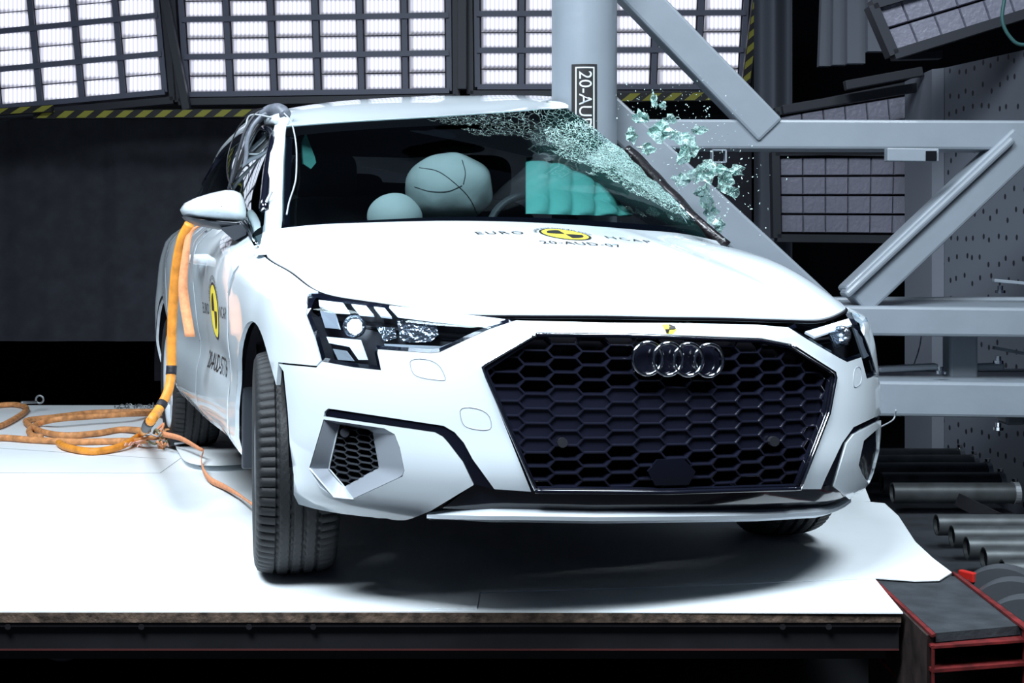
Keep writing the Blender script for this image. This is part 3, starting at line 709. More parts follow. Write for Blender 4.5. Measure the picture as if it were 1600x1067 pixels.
# the far side: fender, crushed doors, quarter
aL = [(.90, ARC[0]+.372*math.cos(a), ARC[1]-.03+.372*math.sin(a)) for a in [PI*(1-.20)-i*(PI*(1-.20)+.12)/22 for i in range(23)]]
uL = uv_px(1312, 472)[0]
panel('fender', k2uv([('uv', uL, 0),('uv', *uv_px(1330,489)),('uv', *uv_px(1350,524)),('uv', *uv_px(1369,582)),(.875,.475,.53)]+aL+[(.885,1.17,.25),(.88,1.3,.25),(.89,1.3,.6),('uv', uv_k((.80,1.24,.86))[0], 0)]), PAINT, car)
def crum(u, v, off):
    p = S(u, v, off); p.x -= .03; n = noise.noise(p*3.5)*.05+noise.noise(p*9)*.018
    return p+Vector((n, n*.3, n*.4))
panel('crushed_door', k2uv([('uv', uv_k((.80,1.25,.86))[0], 0),(.89,1.31,.6),(.88,1.31,.25),(.72,2.1,.25),(.80,2.9,.25),('uv', uv_k((.70,2.9,.99))[0], 0)]), PAINT_ROOF, car, mapf=crum, du_=.04)
panel('rear_quarter', k2uv([('uv', uv_k((.70,2.91,.99))[0], 0),(.80,2.91,.25)]+[(.90, RA[0]-.37*math.cos(a), RA[1]-.02+.37*math.sin(a)) for a in [i*PI/14 for i in range(15)]]+[(.85,4.06,.25),('uv', UU[-1], .50),('uv', UU[-1], 0)]), PAINT, car, du_=.06)
# black shell added behind the skin to darken panel gaps, open at the arches
mb = MB(); ii = list(range(0, NU, 3)); jj = list(range(0, NV, 3))
for a, b in zip(ii, ii[1:]):
    for c_, d_ in zip(jj, jj[1:]):
        p = D[c_, a]
        if abs(p[0]) > .55 and min(math.hypot(p[1]-ARC[0], p[2]-ARC[1]), math.hypot(p[1]-RA[0], p[2]-RA[1])) < .44: continue
        if abs(p[0]) < .80 and p[1] < .5: off = -.06
        else: off = -.05
        mb.add([S(us[x], vs_[y], off) for x, y in ((a, c_), (b, c_), (b, d_), (a, d_))], [(0, 1, 2, 3)])
mb.build('gap_dark_shell', INNER, car)
mb = MB(); mb.box((0, 2.35, .27), (1.0, 3.9, .03)); mb.box((0, 2.35, .30), (1.55, 1.9, .03)); mb.build('floor_pan', INNER, car)
for s, y, z in ((-1, *ARC), (1, ARC[0], ARC[1]-.03), (-1, *RA), (1, *RA)):
    mb = MB()
    prof = [(0, .40), (.0, .372), (.30, .372)]
    rows = [[Vector((s*(.885-a), y+r*math.cos(t), z+r*math.sin(t))) for t in [-.1+k*(PI+.05)/28 for k in range(29)]] for a, r in ((.012,.388),(.012,.380),(.34,.39),(.34,.05))]
    mb.grid(rows)
    mb.build('arch_liner', INNER, car, smooth=False)
mb = MB(); mb.box((-.850, 1.165, .40), (.05, .02, .30)); mb.build('mud_flap', DARKP, car, bevel=.006)

# ---- wheels
def tyre_mesh(n=288):
    prof = []; Wd = .1125; Rr = .315
    prof += [(-.095, .215), (-.106, .235), (-.1125, .262), (-.110, .285), (-.102, .301)]
    gro = [-.052, -.018, .018, .052]; x = -.094
    while x <= .0941:
        g = any(abs(x-q) < .0045 for q in gro); r = Rr-.0105*(abs(x)/.094)**3-(.007 if g else 0); prof.append((x, r)); x += .0047
    prof += [(.102, .301), (.110, .285), (.1125, .262), (.106, .235), (.095, .215)]
    rows = []
    for a, r in prof:
        row = []
        for j in range(n):
            rr = r
            if r > .298:
                sh = abs(a) > .056; k = (j+(0 if sh else int(a*260))) % 4
                if k == 0: rr -= .0055 if sh else .0016
            t = 2*PI*j/n; row.append(Vector((a, rr*math.cos(t), rr*math.sin(t))))
        rows.append(row)
    return rows
def wheel(x, y, steer, s, label=None):
    e = bpy.data.objects.new('wheel', None); COL.objects.link(e); e.parent = car; e.matrix_parent_inverse = inv_world(car)
    e.location = (x, y, .318); e.rotation_euler = (0, 0, steer)
    def put(mb, nm, m, **k):
        o = mb.build(nm, m, None, **k); o.parent = e; return o
    mb = MB(); mb.grid(tyre_mesh(), True); put(mb, 'tyre', RUBBER, auto=.9)
    mb = MB(); mb.lathe([(s*.08,.20),(s*.100,.222),(s*.105,.218),(s*.098,.205),(s*.06,.196),(-.08*s,.20),(-.10*s,.22)], Matrix.Identity(4), 64); put(mb, 'rim', SILVER, smooth=True)
    mb = MB()
    for k in range(10):
        a = 2*PI*k/10; mb.beam((s*.085, .04*math.cos(a), .04*math.sin(a)), (s*.075, .205*math.cos(a), .205*math.sin(a)), .024, .018, side=(1, 0, 0))
    mb.lathe([(s*.095,0),(s*.095,.04),(s*.07,.06),(s*.04,.06)], Matrix.Identity(4), 24); put(mb, 'spokes', SILVER)
    mb = MB(); mb.lathe([(0,.03),(0,.15),(s*.02,.15),(s*.02,.03)], Matrix.Identity(4), 40); put(mb, 'brake_disc', DISC, smooth=False)
    return e
STEER = -.148
wheel(-.782, WH_Y, STEER, -1); wheel(.782, WH_Y, STEER, 1); wheel(-.735, 3.56, 0, -1); wheel(.765, 3.50, 0, 1)

# ---- bonnet
def Tcurve(u0, u1, n): return [S(u0+(u1-u0)*i/(n-1), 0) for i in range(n)]
nF, nS = 61, 41
front = Tcurve(uf-.006, uL-.0, 400); front = resample(front, nF)
kR = uv_px(413,401)[0]; sideR = resample(Tcurve(uf-.006, kR, 60)+[Vector((-.790,1.22,.93)), U(434,356,Y=1.3)], nS)
kl = uv_k((.80,1.17,.90))[0]; sideL = resample(Tcurve(uL, kl, 60)+[Vector((.80,1.24,.955))], nS)
cowl = resample(spline([sideR[-1], U(500,350,Y=1.16), U(600,346.5,Y=1.05), U(700,344.5,Y=1.0), U(800,346,Y=.98), U(900,351,Y=.99), U(1000,359,Y=1.05), U(1060,364,Y=1.11), sideL[-1]], 8), nF)
def hb(u, v):
    a = max(0, v)**.55*(1-v)*1.75*(max(0, math.sin(PI*u)))**.55
    rid = math.exp(-((u-.26-.06*v)/.02)**2)+math.exp(-((u-.74+.06*v)/.02)**2)
    left = .028*math.exp(-((u-.93)/.12)**2)*math.sin(PI*min(1, max(0, v)))   # bent up on the struck side
    return Vector((0, -.006*a, .032*a+.0035*rid*math.sin(PI*v)**.5 if 0 < v < 1 else 0))+Vector((0, 0, left))
hr = []
for j in range(nS):
    v = j/(nS-1); eR = sideR[j]-front[0].lerp(cowl[0], v); eL = sideL[j]-front[-1].lerp(cowl[-1], v); row = []
    for i in range(nF):
        u = i/(nF-1); row.append(front[i].lerp(cowl[i], v)+eR*max(0, 1-u/.22)**2+eL*max(0, 1-(1-u)/.22)**2+hb(u, v))
    hr.append(row)
HB = BVHTree.FromPolygons([p for r in hr for p in r], [(i*nF+j, i*nF+j+1, (i+1)*nF+j+1, (i+1)*nF+j) for i in range(nS-1) for j in range(nF-1)])
def shrink(rows, g):                                   # leave a shut line all round
    R_ = [list(r) for r in rows]
    def mv(p, q): d = (q-p); return p+d.normalized()*min(g, d.length*.45)
    for r in R_: r[0] = mv(r[0], r[1]); r[-1] = mv(r[-1], r[-2])
    for j in range(len(R_[0])): R_[0][j] = mv(R_[0][j], R_[1][j]); R_[-1][j] = mv(R_[-1][j], R_[-2][j])
    return R_
def sheet_obj(name, rows, m, parent, t=.01, down=Vector((0, 0, -1)), smooth=True):
    n, k = len(rows), len(rows[0]); mb = MB(); mb.grid(rows); low = [[p+down*t for p in r] for r in rows]
    o0 = len(mb.f); mb.grid([r[::-1] for r in low])
    edge = rows[0][:]+[r[-1] for r in rows[1:]]+rows[-1][::-1][1:]+[r[0] for r in rows[::-1][1:-1]]
    el = [p+down*t for p in edge]; o1 = len(mb.f); mb.grid([el+[el[0]], edge+[edge[0]]])
    o = mb.build(name, m, parent, smooth=True)
    o.data.polygons.foreach_set('use_smooth', [smooth and i < o1 for i in range(len(mb.f))])
    return o
hood = sheet_obj('bonnet', shrink(hr, .005), PAINT, car, t=.012)
gap_path = [hr[j][0] for j in range(nS-1, -1, -1)]+hr[0][1:-1]+[hr[j][-1] for j in range(nS)]
mb = MB(); mb.tube([p+Vector((0, 0, -.0045)) for p in gap_path], .0042, 6); mb.build('dark_gap_tube', INNER, car, smooth=True)  # black tube for gap and rubber, added to darken the shut line
def on_hood(x, y, off=.001):
    h = HB.ray_cast(Vector((x, y, 2)), Vector((0, 0, -1)))
    if h[0] is None: h = HB.find_nearest(Vector((x, y, .9)))
    return h[0]+Vector((0, 0, off))
# ---- printed marks
def text_mesh(body, size, spacing=1.):
    c = bpy.data.curves.new('t', 'FONT'); c.body = body; c.size = size; c.align_x = 'CENTER'; c.align_y = 'CENTER'; c.space_character = spacing; c.resolution_u = 3
    o = bpy.data.objects.new('t', c); COL.objects.link(o); dg = bpy.context.evaluated_depsgraph_get(); me = o.evaluated_get(dg).to_mesh()
    v = [(p.co.x, p.co.y) for p in me.vertices]; f = [tuple(p.vertices) for p in me.polygons]
    o.evaluated_get(dg).to_mesh_clear(); bpy.data.objects.remove(o); bpy.data.curves.remove(c); return v, f
def write(name, body, size, fn, m, parent, spacing=1., bend=None):
    v, f = text_mesh(body, size, spacing)
    if bend: v = [((bend+y)*math.sin(x/bend), (bend+y)*math.cos(x/bend)) for x, y in v]
    return link(name, [fn(x, y) for x, y in v], f, m, parent, smooth=False)
def disc(name, fn, r, m, parent, a0=0, a1=2*PI, n=32, r0=0):
    full = a1-a0 > 6.2; vs = []; k = 4; fs = []
    for i in range(n+1):
        a = a0+(a1-a0)*i/n
        for j in range(k+1): q = r0+(r-r0)*j/k; vs.append(fn(q*math.cos(a), q*math.sin(a)))
    for i in range(n):
        for j in range(k): b = i*(k+1)+j; fs.append((b, b+1, b+k+2, b+k+1))
    return link(name, vs, fs, m, parent, smooth=True)
hh = HB.ray_cast(CAM, ray(883, 366.5).normalized()); hc = hh[0] if hh[0] else Vector((.12, .85, .98))
fh = lambda o: (lambda x, y: on_hood(hc.x+x, hc.y+y, o))
tg = disc('test_target', fh(.0015), .072, YEL, hood)
disc('target_ring', fh(.0013), .080, BLK, tg, r0=.072)
disc('target_quadrant', fh(.0022), .056, BLK, tg, a0=PI/2, a1=PI, n=10); disc('target_quadrant', fh(.0022), .056, BLK, tg, a0=1.5*PI, a1=2*PI, n=10)
write('bonnet_lettering', 'EURO', .050, lambda x, y: on_hood(hc.x-.21+x, hc.y+y, .0015), BLK, tg, 1.3)
write('bonnet_lettering', 'NCAP', .050, lambda x, y: on_hood(hc.x+.21+x, hc.y+y, .0015), BLK, tg, 1.3)
write('bonnet_lettering', '20-AUD-07', .050, lambda x, y: on_hood(hc.x+x, hc.y-.125+y, .0015), BLK, tg, 1.1)
write('bonnet_lettering', 'www.euroncap.com', .030, fh(.0015), BLK, tg, 1.1, bend=.092)
def on_side(y, z, off=.0012):
    h = BV.ray_cast(Vector((-1.3, y, z)), Vector((1, 0, 0))); return h[0]+Vector((-off, 0, 0))
dc = (1.60, .715); fd = lambda o: (lambda x, y: on_side(dc[0]-x, dc[1]+y, o))
dt = disc('test_target', fd(.0015), .088, YEL, door1)
disc('target_ring', fd(.0013), .097, BLK, dt, r0=.088)
disc('target_quadrant', fd(.0024), .060, BLK, dt, a0=PI/2, a1=PI, n=10); disc('target_quadrant', fd(.0024), .060, BLK, dt, a0=1.5*PI, a1=2*PI, n=10)
write('door_lettering', 'EURO', .055, lambda x, y: on_side(dc[0]+.22-x, dc[1]+.0+y), BLK, dt, 1.2)
write('door_lettering', 'NCAP', .055, lambda x, y: on_side(dc[0]-.20-x, dc[1]-.0+y), BLK, dt, 1.2)
write('door_lettering', 'www.euroncap.com', .034, fd(.0015), BLK, dt, 1.1, bend=.115)
write('door_lettering', '20-AUD-5776', .085, lambda x, y: on_side(1.63-x, .535+y), BLK, dt, .95)

# ---- windscreen, roof, pillars
wT = [(447,197,2.0),(540,190,1.9),(660,183,1.85),(780,175,1.88),(888,167,1.79)]
top = resample(spline([U(a, b, Y=y) for a, b, y in wT], 8), 41)
bot = resample([Vector((-.735,1.30,.975))]+[p+Vector((0, .02, -.022)) for p in cowl[3:-3]]+[Vector((.76,1.22,.93))], 41)
sdR = resample([bot[0], U(441,270,Y=1.68), top[0]], 31)
sdL = resample(spline([bot[-1], U(1095,358,Y=1.25), U(1050,308,Y=1.40), U(985,245,Y=1.66), U(935,205,Y=1.74), top[-1]], 6), 31)
def wb(u, v): a = math.sin(PI*u)*math.sin(PI*v); return Vector((0, -.035*a, .03*a))
wr = coons(bot, top, sdR, sdL, wb)
def crumple(p): 
    d = math.hypot(p.x-.62, p.y-1.6); k = max(0, 1-d/.45); return p+Vector((0, -1, .6))*k*.02*noise.noise(p*14)
wr = [[crumple(p) for p in r] for r in wr]
ws = sheet_obj('windscreen', wr, WSG, car, t=.0, smooth=True) if 0 else None
mb = MB(); mb.grid(wr); ws = mb.build('windscreen', WSG, car, smooth=True)
def band(name, rows, i0, i1, j0, j1, m, parent, off=Vector((0, .006, -.004))):
    mb = MB(); mb.grid([[p+off for p in r[j0:j1+1]] for r in rows[i0:i1+1]]); return mb.build(name, m, parent, smooth=True)
band('windscreen_border', wr, 0, 30, 0, 1, GLOSSB, ws); band('windscreen_border', wr, 0, 2, 0, 40, GLOSSB, ws)
band('windscreen_border', wr, 27, 30, 0, 40, BLACKW, ws, off=Vector((0, .002, -.003)))
# roof
r1 = resample(spline([Vector((-.60,2.45,1.465)), Vector((-.38,2.45,1.515)), U(600,153,Y=2.5), U(740,150,Y=2.5), U(850,153,Y=2.35), Vector((.615,2.2,1.53))], 8), 41)
r1 = [p+Vector((0, 0, 0)) for p in r1]
r2 = resample(spline([Vector((-.60,3.2,1.44)), Vector((-.3,3.2,1.49)), Vector((0,3.2,1.50)), Vector((.3,3.2,1.47)), Vector((.55,3.0,1.42))], 8), 41)
r3 = resample(spline([Vector((-.54,4.0,1.36)), Vector((0,4.05,1.40)), Vector((.50,3.95,1.33))], 8), 41)
R0 = [p+Vector((0, .0, .001)) for p in top]; rr = [R0]
ks = [R0, r1, r2, r3]
for seg in range(3):
    for q in range(1, 11):
        t = q/10; row = []
        for i in range(41):
            a, b = ks[seg][i], ks[seg+1][i]
            a0 = ks[seg-1][i] if seg else a-(b-a)*.6-Vector((0,0,.03)); b1 = ks[seg+2][i] if seg < 2 else b*2-a
            p = .5*((2*a)+(b-a0)*t+(2*a0-5*a+4*b-b1)*t*t+(3*a-a0-3*b+b1)*t**3)
            row.append(p+Vector((0, 0, .006*noise.noise(Vector((p.x*5, p.y*5, 0)))*(1 if i > 20 else .2))))
        rr.append([clear(p) for p in row])
roof = sheet_obj('roof', rr, PAINT_ROOF, car, t=.005)
# roof side rail on the near side and A pillar
railpts = [U(437,186,Y=2.05), Vector((-.625,2.5,1.42)), Vector((-.62,3.2,1.39)), Vector((-.60,3.7,1.33)), Vector((-.68,4.0,1.06))]
mb = MB(); mb.tube(spline(railpts, 8), [.022]*33, 10); mb.build('roof_rail', PAINT, car, smooth=True)
def ribbon(name, a, b, m, parent, t=Vector((.02, .03, 0)), n=20):
    A_ = resample(spline(a, 8), n); B_ = resample(spline(b, 8), n); mb = MB()
    C_ = [(p+q)/2+Vector((-.008, -.012, 0)) for p, q in zip(A_, B_)]
    mb.grid([A_, C_, B_, [p+t for p in B_], [p+t for p in A_], A_]); return mb.build(name, m, parent, smooth=True, auto=.8)
ribbon('a_pillar', [U(398,399,Y=1.19), U(409,372,Y=1.25), U(416,300,Y=1.52), U(421,250,Y=1.75), U(428,200,Y=2.05), U(437,181,Y=2.10)], [U(412,398,Y=1.16), U(432,358,Y=1.28), U(438,300,Y=1.53), U(442,250,Y=1.76), U(447,197,Y=2.0), U(452,184,Y=2.03)], PAINT, car)
pl = [U(978,234,Y=1.74), U(990,245,Y=1.70), U(1050,300,Y=1.46), U(1090,345,Y=1.30), U(1140,385,Y=1.22)]
mb = MB(); mb.tube([p+Vector((.02*noise.noise(p*9), 0, .0)) for p in spline(pl, 8)], .021, 8); mb.build('a_pillar', mat('dented_black', (.010, .008, .010), .35, coat=.3, bump=.5, bump_scale=40), car, smooth=True)
mb = MB(); mb.tube([U(1022,282,Y=1.53), U(1060,318,Y=1.36), U(1085,345,Y=1.25)], .007, 8, flat=(1, .6)); mb.build('pillar_trim', CHROME, car, smooth=True)
# near side glazing
belt = resample([S(u, 0, -.004)+Vector((0, 0, .012)) for u in np.linspace(uv_k((-.80,1.28,.93))[0], uv_k((-.75,3.6,1.05))[0], 40)], 33)
upr = resample(spline([U(412,352,Y=1.26), U(421,262,Y=1.72), U(428,205,Y=2.06), Vector((-.628,2.5,1.405)), Vector((-.625,3.2,1.375)), Vector((-.66,3.6,1.25))], 8), 33)
mb = MB(); mb.grid([[a.lerp(b, t)+Vector((-.03*math.sin(PI*t), 0, 0)) for a, b in zip(belt, upr)] for t in [k/10 for k in range(11)]]); sg = mb.build('side_glass', SIDEG, car, smooth=True)
mb = MB(); mb.tube([p+Vector((-.01, 0, 0)) for p in belt], .009, 8); mb.build('belt_moulding', CHROME, car, smooth=True)
mb = MB(); mb.tube([p+Vector((-.006, 0, -.006)) for p in upr[2:]], .016, 8); mb.build('window_frame', GLOSSB, car, smooth=True)
for y0, y1, wdt in ((2.17, 2.34, .06), (3.28, 3.34, .04)):
    b0 = min(belt, key=lambda p: abs(p.y-y0)); b1 = min(upr, key=lambda p: abs(p.y-y1)); mb = MB()
    mb.beam(b0+Vector((-.012,0,0)), b1+Vector((-.012,0,0)), wdt, .02, side=(0, 1, 0)); mb.build('window_pillar', GLOSSB, car, bevel=.004)
mb = MB(); mb.prism([Vector((-.60,3.85,1.30)), Vector((.55,3.85,1.28)), Vector((.64,4.12,1.02)), Vector((-.66,4.12,1.06))], Vector((0, -.02, -.02))); mb.build('tailgate_glass', SIDEG, car)
# tail panel top ledge
mb = MB(); mb.prism([Vector((-.66,4.0,1.06)), Vector((.60,3.98,1.0)), Vector((.4,4.2,1.03)), Vector((-.40,4.2,1.06))], Vector((0, 0, -.03))); mb.build('tailgate_ledge', PAINT, car)

# ---- door mirror
def mirror():
    outl = [(284,327),(290,317),(305,309),(330,301),(352,296.5),(366,297),(376,302),(382,312),(385,328),(384,345),(372,347.5),(340,345),(300,341),(288,337)]
    P = resample([U(x, y, Y=1.50) for x, y in outl+[outl[0]]], 41)[:-1]; c = sum(P, Vector())/40
    rows = []
    for k, (s, dy) in enumerate([(1.0,.05),(1.0,.02),(.985,-.01),(.93,-.04),(.82,-.065),(.62,-.085),(.35,-.097),(.02,-.10)]):
        rows.append([c+(p-c)*s+Vector((0, dy, 0)) for p in P])
    mb = MB(); mb.grid(rows, True); cap = mb.build('door_mirror', PAINT, car, smooth=True)
    o2 = [(287,338),(300,342),(340,346),(372,348.5),(377,350),(372,356),(345,358.5),(310,352),(292,344)]
    Q = resample([U(x, y, Y=1.49) for x, y in o2+[o2[0]]], 31)[:-1]; c = sum(Q, Vector())/30
    mb = MB(); mb.grid([[c+(p-c)*s+Vector((0, dy, 0)) for p in Q] for s, dy in [(.02,.06),(1,.058),(1,.0),(.94,-.03),(.8,-.05),(.4,-.06),(.02,-.062)]], True); mb.build('mirror_underside', DARKP, cap, smooth=True, auto=.7)
    st_ = [(343,356),(378,350),(385,361),(384,367),(366,376),(360,371)]
    mb = MB(); mb.prism([U(x, y, Y=1.42) for x, y in st_], Vector((.04, .09, .0))); mb.build('mirror_arm', DARKP, cap, bevel=.004)
    mb = MB(); mb.grid([[c+(p-c)*s+Vector((0, .055, .006)) for p in P] for s in (.93, .02)], True); 
    mb.build('mirror_glass', CHROME, cap)
mirror()
hp = U(310, 405, X=-.915); mb = MB(); mb.tube([hp+Vector((.02,-.10,0)), hp+Vector((-.02,-.08,0)), hp+Vector((-.028,0,0)), hp+Vector((-.02,.08,0)), hp+Vector((.02,.10,0))], .012, 8, flat=(1.5, .8)); mb.build('door_handle', PAINT, door1, smooth=True)

# ---- cabin
def ellip(c, r, m, name, parent, nn=(20, 28), pw=1., rot=None, wob=0):
    rows = []
    for i in range(nn[0]+1):
        ph = PI*i/nn[0]; row = []
        for j in range(nn[1]):
            th = 2*PI*j/nn[1]; d = Vector((math.sin(ph)*math.cos(th), math.sin(ph)*math.sin(th), math.cos(ph)))
            d = Vector([math.copysign(abs(q)**pw, q) for q in d]); d = Vector((d.x*r[0], d.y*r[1], d.z*r[2]))
            if rot: d = rot @ d
            if wob: d *= 1+wob*noise.noise(d*12+Vector(c))
            row.append(Vector(c)+d)
        rows.append(row)
    mb = MB(); mb.grid(rows, True); return mb.build(name, m, parent, smooth=True)
db = MB(); dash = coons(resample([Vector((-.70,1.32,.93)), Vector((0,1.08,.95)), Vector((.66,1.28,.90))], 21), resample([Vector((-.72,1.62,.95)), Vector((-.3,1.55,1.00)), Vector((0,1.52,1.0)), Vector((.3,1.5,1.01)), Vector((.55,1.55,.95))], 21),
    resample([Vector((-.70,1.32,.93)), Vector((-.72,1.62,.95))], 9), resample([Vector((.66,1.28,.90)), Vector((.55,1.55,.95))], 9))
dash.append([p+Vector((0, .03, -.1)) for p in dash[-1]]); dash.append([p+Vector((0, .0, -.4)) for p in dash[-1]]); db.grid(dash); db.build('dashboard', MATB, car, smooth=True)
cowlb = MB(); cowlb.grid([[p+Vector((0, .0, -.012)) for p in cowl], [p+Vector((0, .09, -.03)) for p in cowl], [p+Vector((0, .16, -.10)) for p in cowl]]); cowlb.build('cowl_panel', MATB, car)
def seat(x, y, m1, zt=1.06, hr_=True):
    b = ellip((x, y, .80), (.24, .09, .34), m1, 'seat', car, pw=.55, rot=Matrix.Rotation(-.25, 3, 'X'))
    if hr_: ellip((x, y+.11, 1.22), (.13, .055, .10), m1, 'headrest', b, pw=.55)
    ellip((x, y-.25, .50), (.25, .27, .09), m1, 'seat_cushion', b, pw=.5)
    return b
seat(-.36, 2.25, SEATM); seat(.30, 2.25, SEATM)
rb = ellip((0, 3.25, .88), (.62, .08, .31), SEATG, 'rear_bench', car, pw=.45)
for x in (-.38, 0, .38): ellip((x, 3.28, 1.22), (.12, .05, .07), SEATM, 'headrest', rb, pw=.55)
ellip(U(702, 294, Y=1.78), (.155, .17, .130), AIRBAG, 'front_airbag', car, nn=(28, 36), pw=.92, wob=.06)
ab = bpy.data.objects['front_airbag']
c0 = U(702, 294, Y=1.78)
for k, (ang, s) in enumerate(((.5, 1.005), (-.7, 1.005))):
    pts = [c0+Matrix.Rotation(ang, 3, 'Y')@Vector((.150*math.cos(t)*s, -.165*math.sin(t)*s, .04)) for t in [PI*i/24 for i in range(25)]]
    mb = MB(); pass
AB = BVHTree.FromPolygons([v.co for v in ab.data.vertices], [tuple(p.vertices) for p in ab.data.polygons])
for ln in ([(655,262),(685,268),(715,290),(735,312),(748,340)], [(722,250),(727,270),(724,288)], [(648,292),(672,299),(700,299),(722,290)]):
    pts = []
    for q in spline([(x, y, 0) for x, y in ln], 6):
        h = AB.ray_cast(CAM, ray(q.x, q.y).normalized())
        if h[0]: pts.append(h[0]-ray(q.x, q.y)*.0004)
    if len(pts) > 3: mb = MB(); mb.tube(pts, .0016, 5); mb.build('airbag_seam', DARKP, ab, smooth=True)
ellip(U(617, 340, Y=1.62), (.095, .10, .085), AIRBAG, 'knee_airbag', car, nn=(22, 28), wob=.05)
WB = BVHTree.FromPolygons([p for r in wr for p in r], [(i*41+j, i*41+j+1, (i+1)*41+j+1, (i+1)*41+j) for i in range(len(wr)-1) for j in range(40)])
def behind(px, py, k):
    dn = ray(px, py).normalized(); h = WB.ray_cast(CAM, dn)
    if h[0] is None: h = WB.find_nearest(CAM+dn*5.2)
    return h[0]+dn*k
# quilted curtain airbag on the driver's side
qa = []
for j in range(25):
    v = j/24; row = []
    for i in range(49):
        u = i/48; px = 822+u*160; pyt = 246+u*84*u; pyb = 334+u*4
        p = behind(px, pyt+(pyb-pyt)*v, .17); q = abs(math.sin(u*PI*4.5))**.5*abs(math.sin(.2+v*PI*1.9))**.4; row.append(p+Vector((0, -.045*q, 0)))
    qa.append(row)
cb = sheet_obj('curtain_airbag', qa, AIRBAG_TINT, car, t=.03, down=Vector((.3, 1, 0)))
mb = MB(); cS = U(838, 378, Y=1.40); rw = []
for i in range(48):
    a = 2*PI*i/48; Rr = Matrix.Rotation(-.35, 3, 'X'); rd = Rr@Vector((math.cos(a), 0, math.sin(a))); nn_ = Rr@Vector((0, -1, 0))
    rw.append([cS+rd*(.175+.014*math.cos(b))+nn_*.014*math.sin(b) for b in [2*PI*k/8 for k in range(8)]])
rw.append(rw[0]); mb.grid(rw, True); sw = mb.build('steering_wheel', DARKP, car, smooth=True)
mb = MB(); mb.beam(cS+Vector((-.17,0,-.02)), cS+Vector((.17,0,-.02)), .05, .02); mb.box(cS+Vector((0,.0,-.02)), (.12, .04, .09)); mb.build('wheel_hub', DARKP, sw, bevel=.006)
mb = MB(); mb.beam(U(905,300,Y=2.1), U(985,325,Y=1.6), .05, .03); mb.build('loose_trim', INNER, car)
lt_ = [(640,192),(760,184),(884,176),(930,210),(985,255),(1040,305),(1085,352)]; lb_ = [(640,205),(745,226),(822,244),(880,250),(930,276),(985,333),(1015,352)]
ra = resample([Vector((*p, 0)) for p in lt_], 30); rb2 = resample([Vector((*p, 0)) for p in lb_], 30)
mb = MB(); mb.grid([[behind(*(p.lerp(q, t))[:2], .07+.05*noise.noise(Vector((i*.3, t*4, 1)))) for i, (p, q) in enumerate(zip(ra, rb2))] for t in [k/8 for k in range(9)]]); mb.build('torn_roof_lining', INNER, car, smooth=True)
ellip(U(722,232,Y=2.4), (.10, .03, .02), SEATG, 'roof_lamp', car)
mb = MB(); mb.prism([U(x,y,Y=1.95) for x,y in ((472,222),(478,208),(492,245),(494,254),(486,264),(474,256))], Vector((0,.02,0))); mb.build('torn_curtain_airbag', AIRBAG_TINT, car)
mb = MB(); mb.box((0, 2.9, 1.40), (.80, 1.4, .01)); mb.build('headliner', INNER, car)

# body corners between bonnet, fender and pillar
def corner(pts, drop):
    mb = MB(); mb.prism(pts, Vector((0, .01, -.012))); mb.build('cowl_corner', PAINT, car)
kT = uv_px(413,401)[0]
cr = [S(kT+.004, 0), sideR[-1]+Vector((.0,.0,-.004)), U(436,352,Y=1.34), U(411,364,Y=1.36), S(uv_k((-.80,1.40,.94))[0], 0), S(uv_k((-.80,1.28,.92))[0], 0)]
cc = sum(cr, Vector())/len(cr)
mb = MB(); mb.add(cr+[cc], [(i, (i+1) % len(cr), len(cr)) for i in range(len(cr))]); o = mb.build('cowl_corner', PAINT, car); 

#==ROOM==
def depth_z(py, d): return CAM.z-(py-HZ)/F*d
def rr_(px, d): return (px-800)/F*d
# ---- setting
FZ = -.62
mb = MB(); mb.rbox(-9, 9, -2, 11.4, FZ-.1, FZ); tag(mb.build('floor', FLOORM), 'dark hall floor far below the white boards', 'floor', kind='structure')
mb = MB(); mb.rbox(-9, 9, 11.0, 11.2, FZ, 7); tag(mb.build('wall_back', BLACKW), 'black wall at the back of the hall', 'wall', kind='structure')
mb = MB(); mb.rbox(8.8, 9, -3, 11.2, FZ, 7); tag(mb.build('wall_right', BLACKW), 'black side wall of the hall on the right', 'wall', kind='structure')
mb = MB(); mb.rbox(-9, -8.8, -3, 11.2, FZ, 7); tag(mb.build('wall_left', BLACKW), 'black side wall of the hall on the left', 'wall', kind='structure')
# ---- dark curtain
mb = MB(); rows = []
r0, r1, dC = rr_(-160, 9.4), rr_(1175, 9.4), 9.4
for z in (depth_z(533, dC), depth_z(180, dC)):
    rows.append([Rm(r0+(r1-r0)*i/400, dC+.014*math.sin(i*.16)+.006*math.sin(i*.41), z) for i in range(401)])
mb.grid(rows); o = mb.build('curtain', CURT, smooth=True); tag(o, 'dark blackout curtain with soft folds hanging below the lit lamp banks', 'curtain')
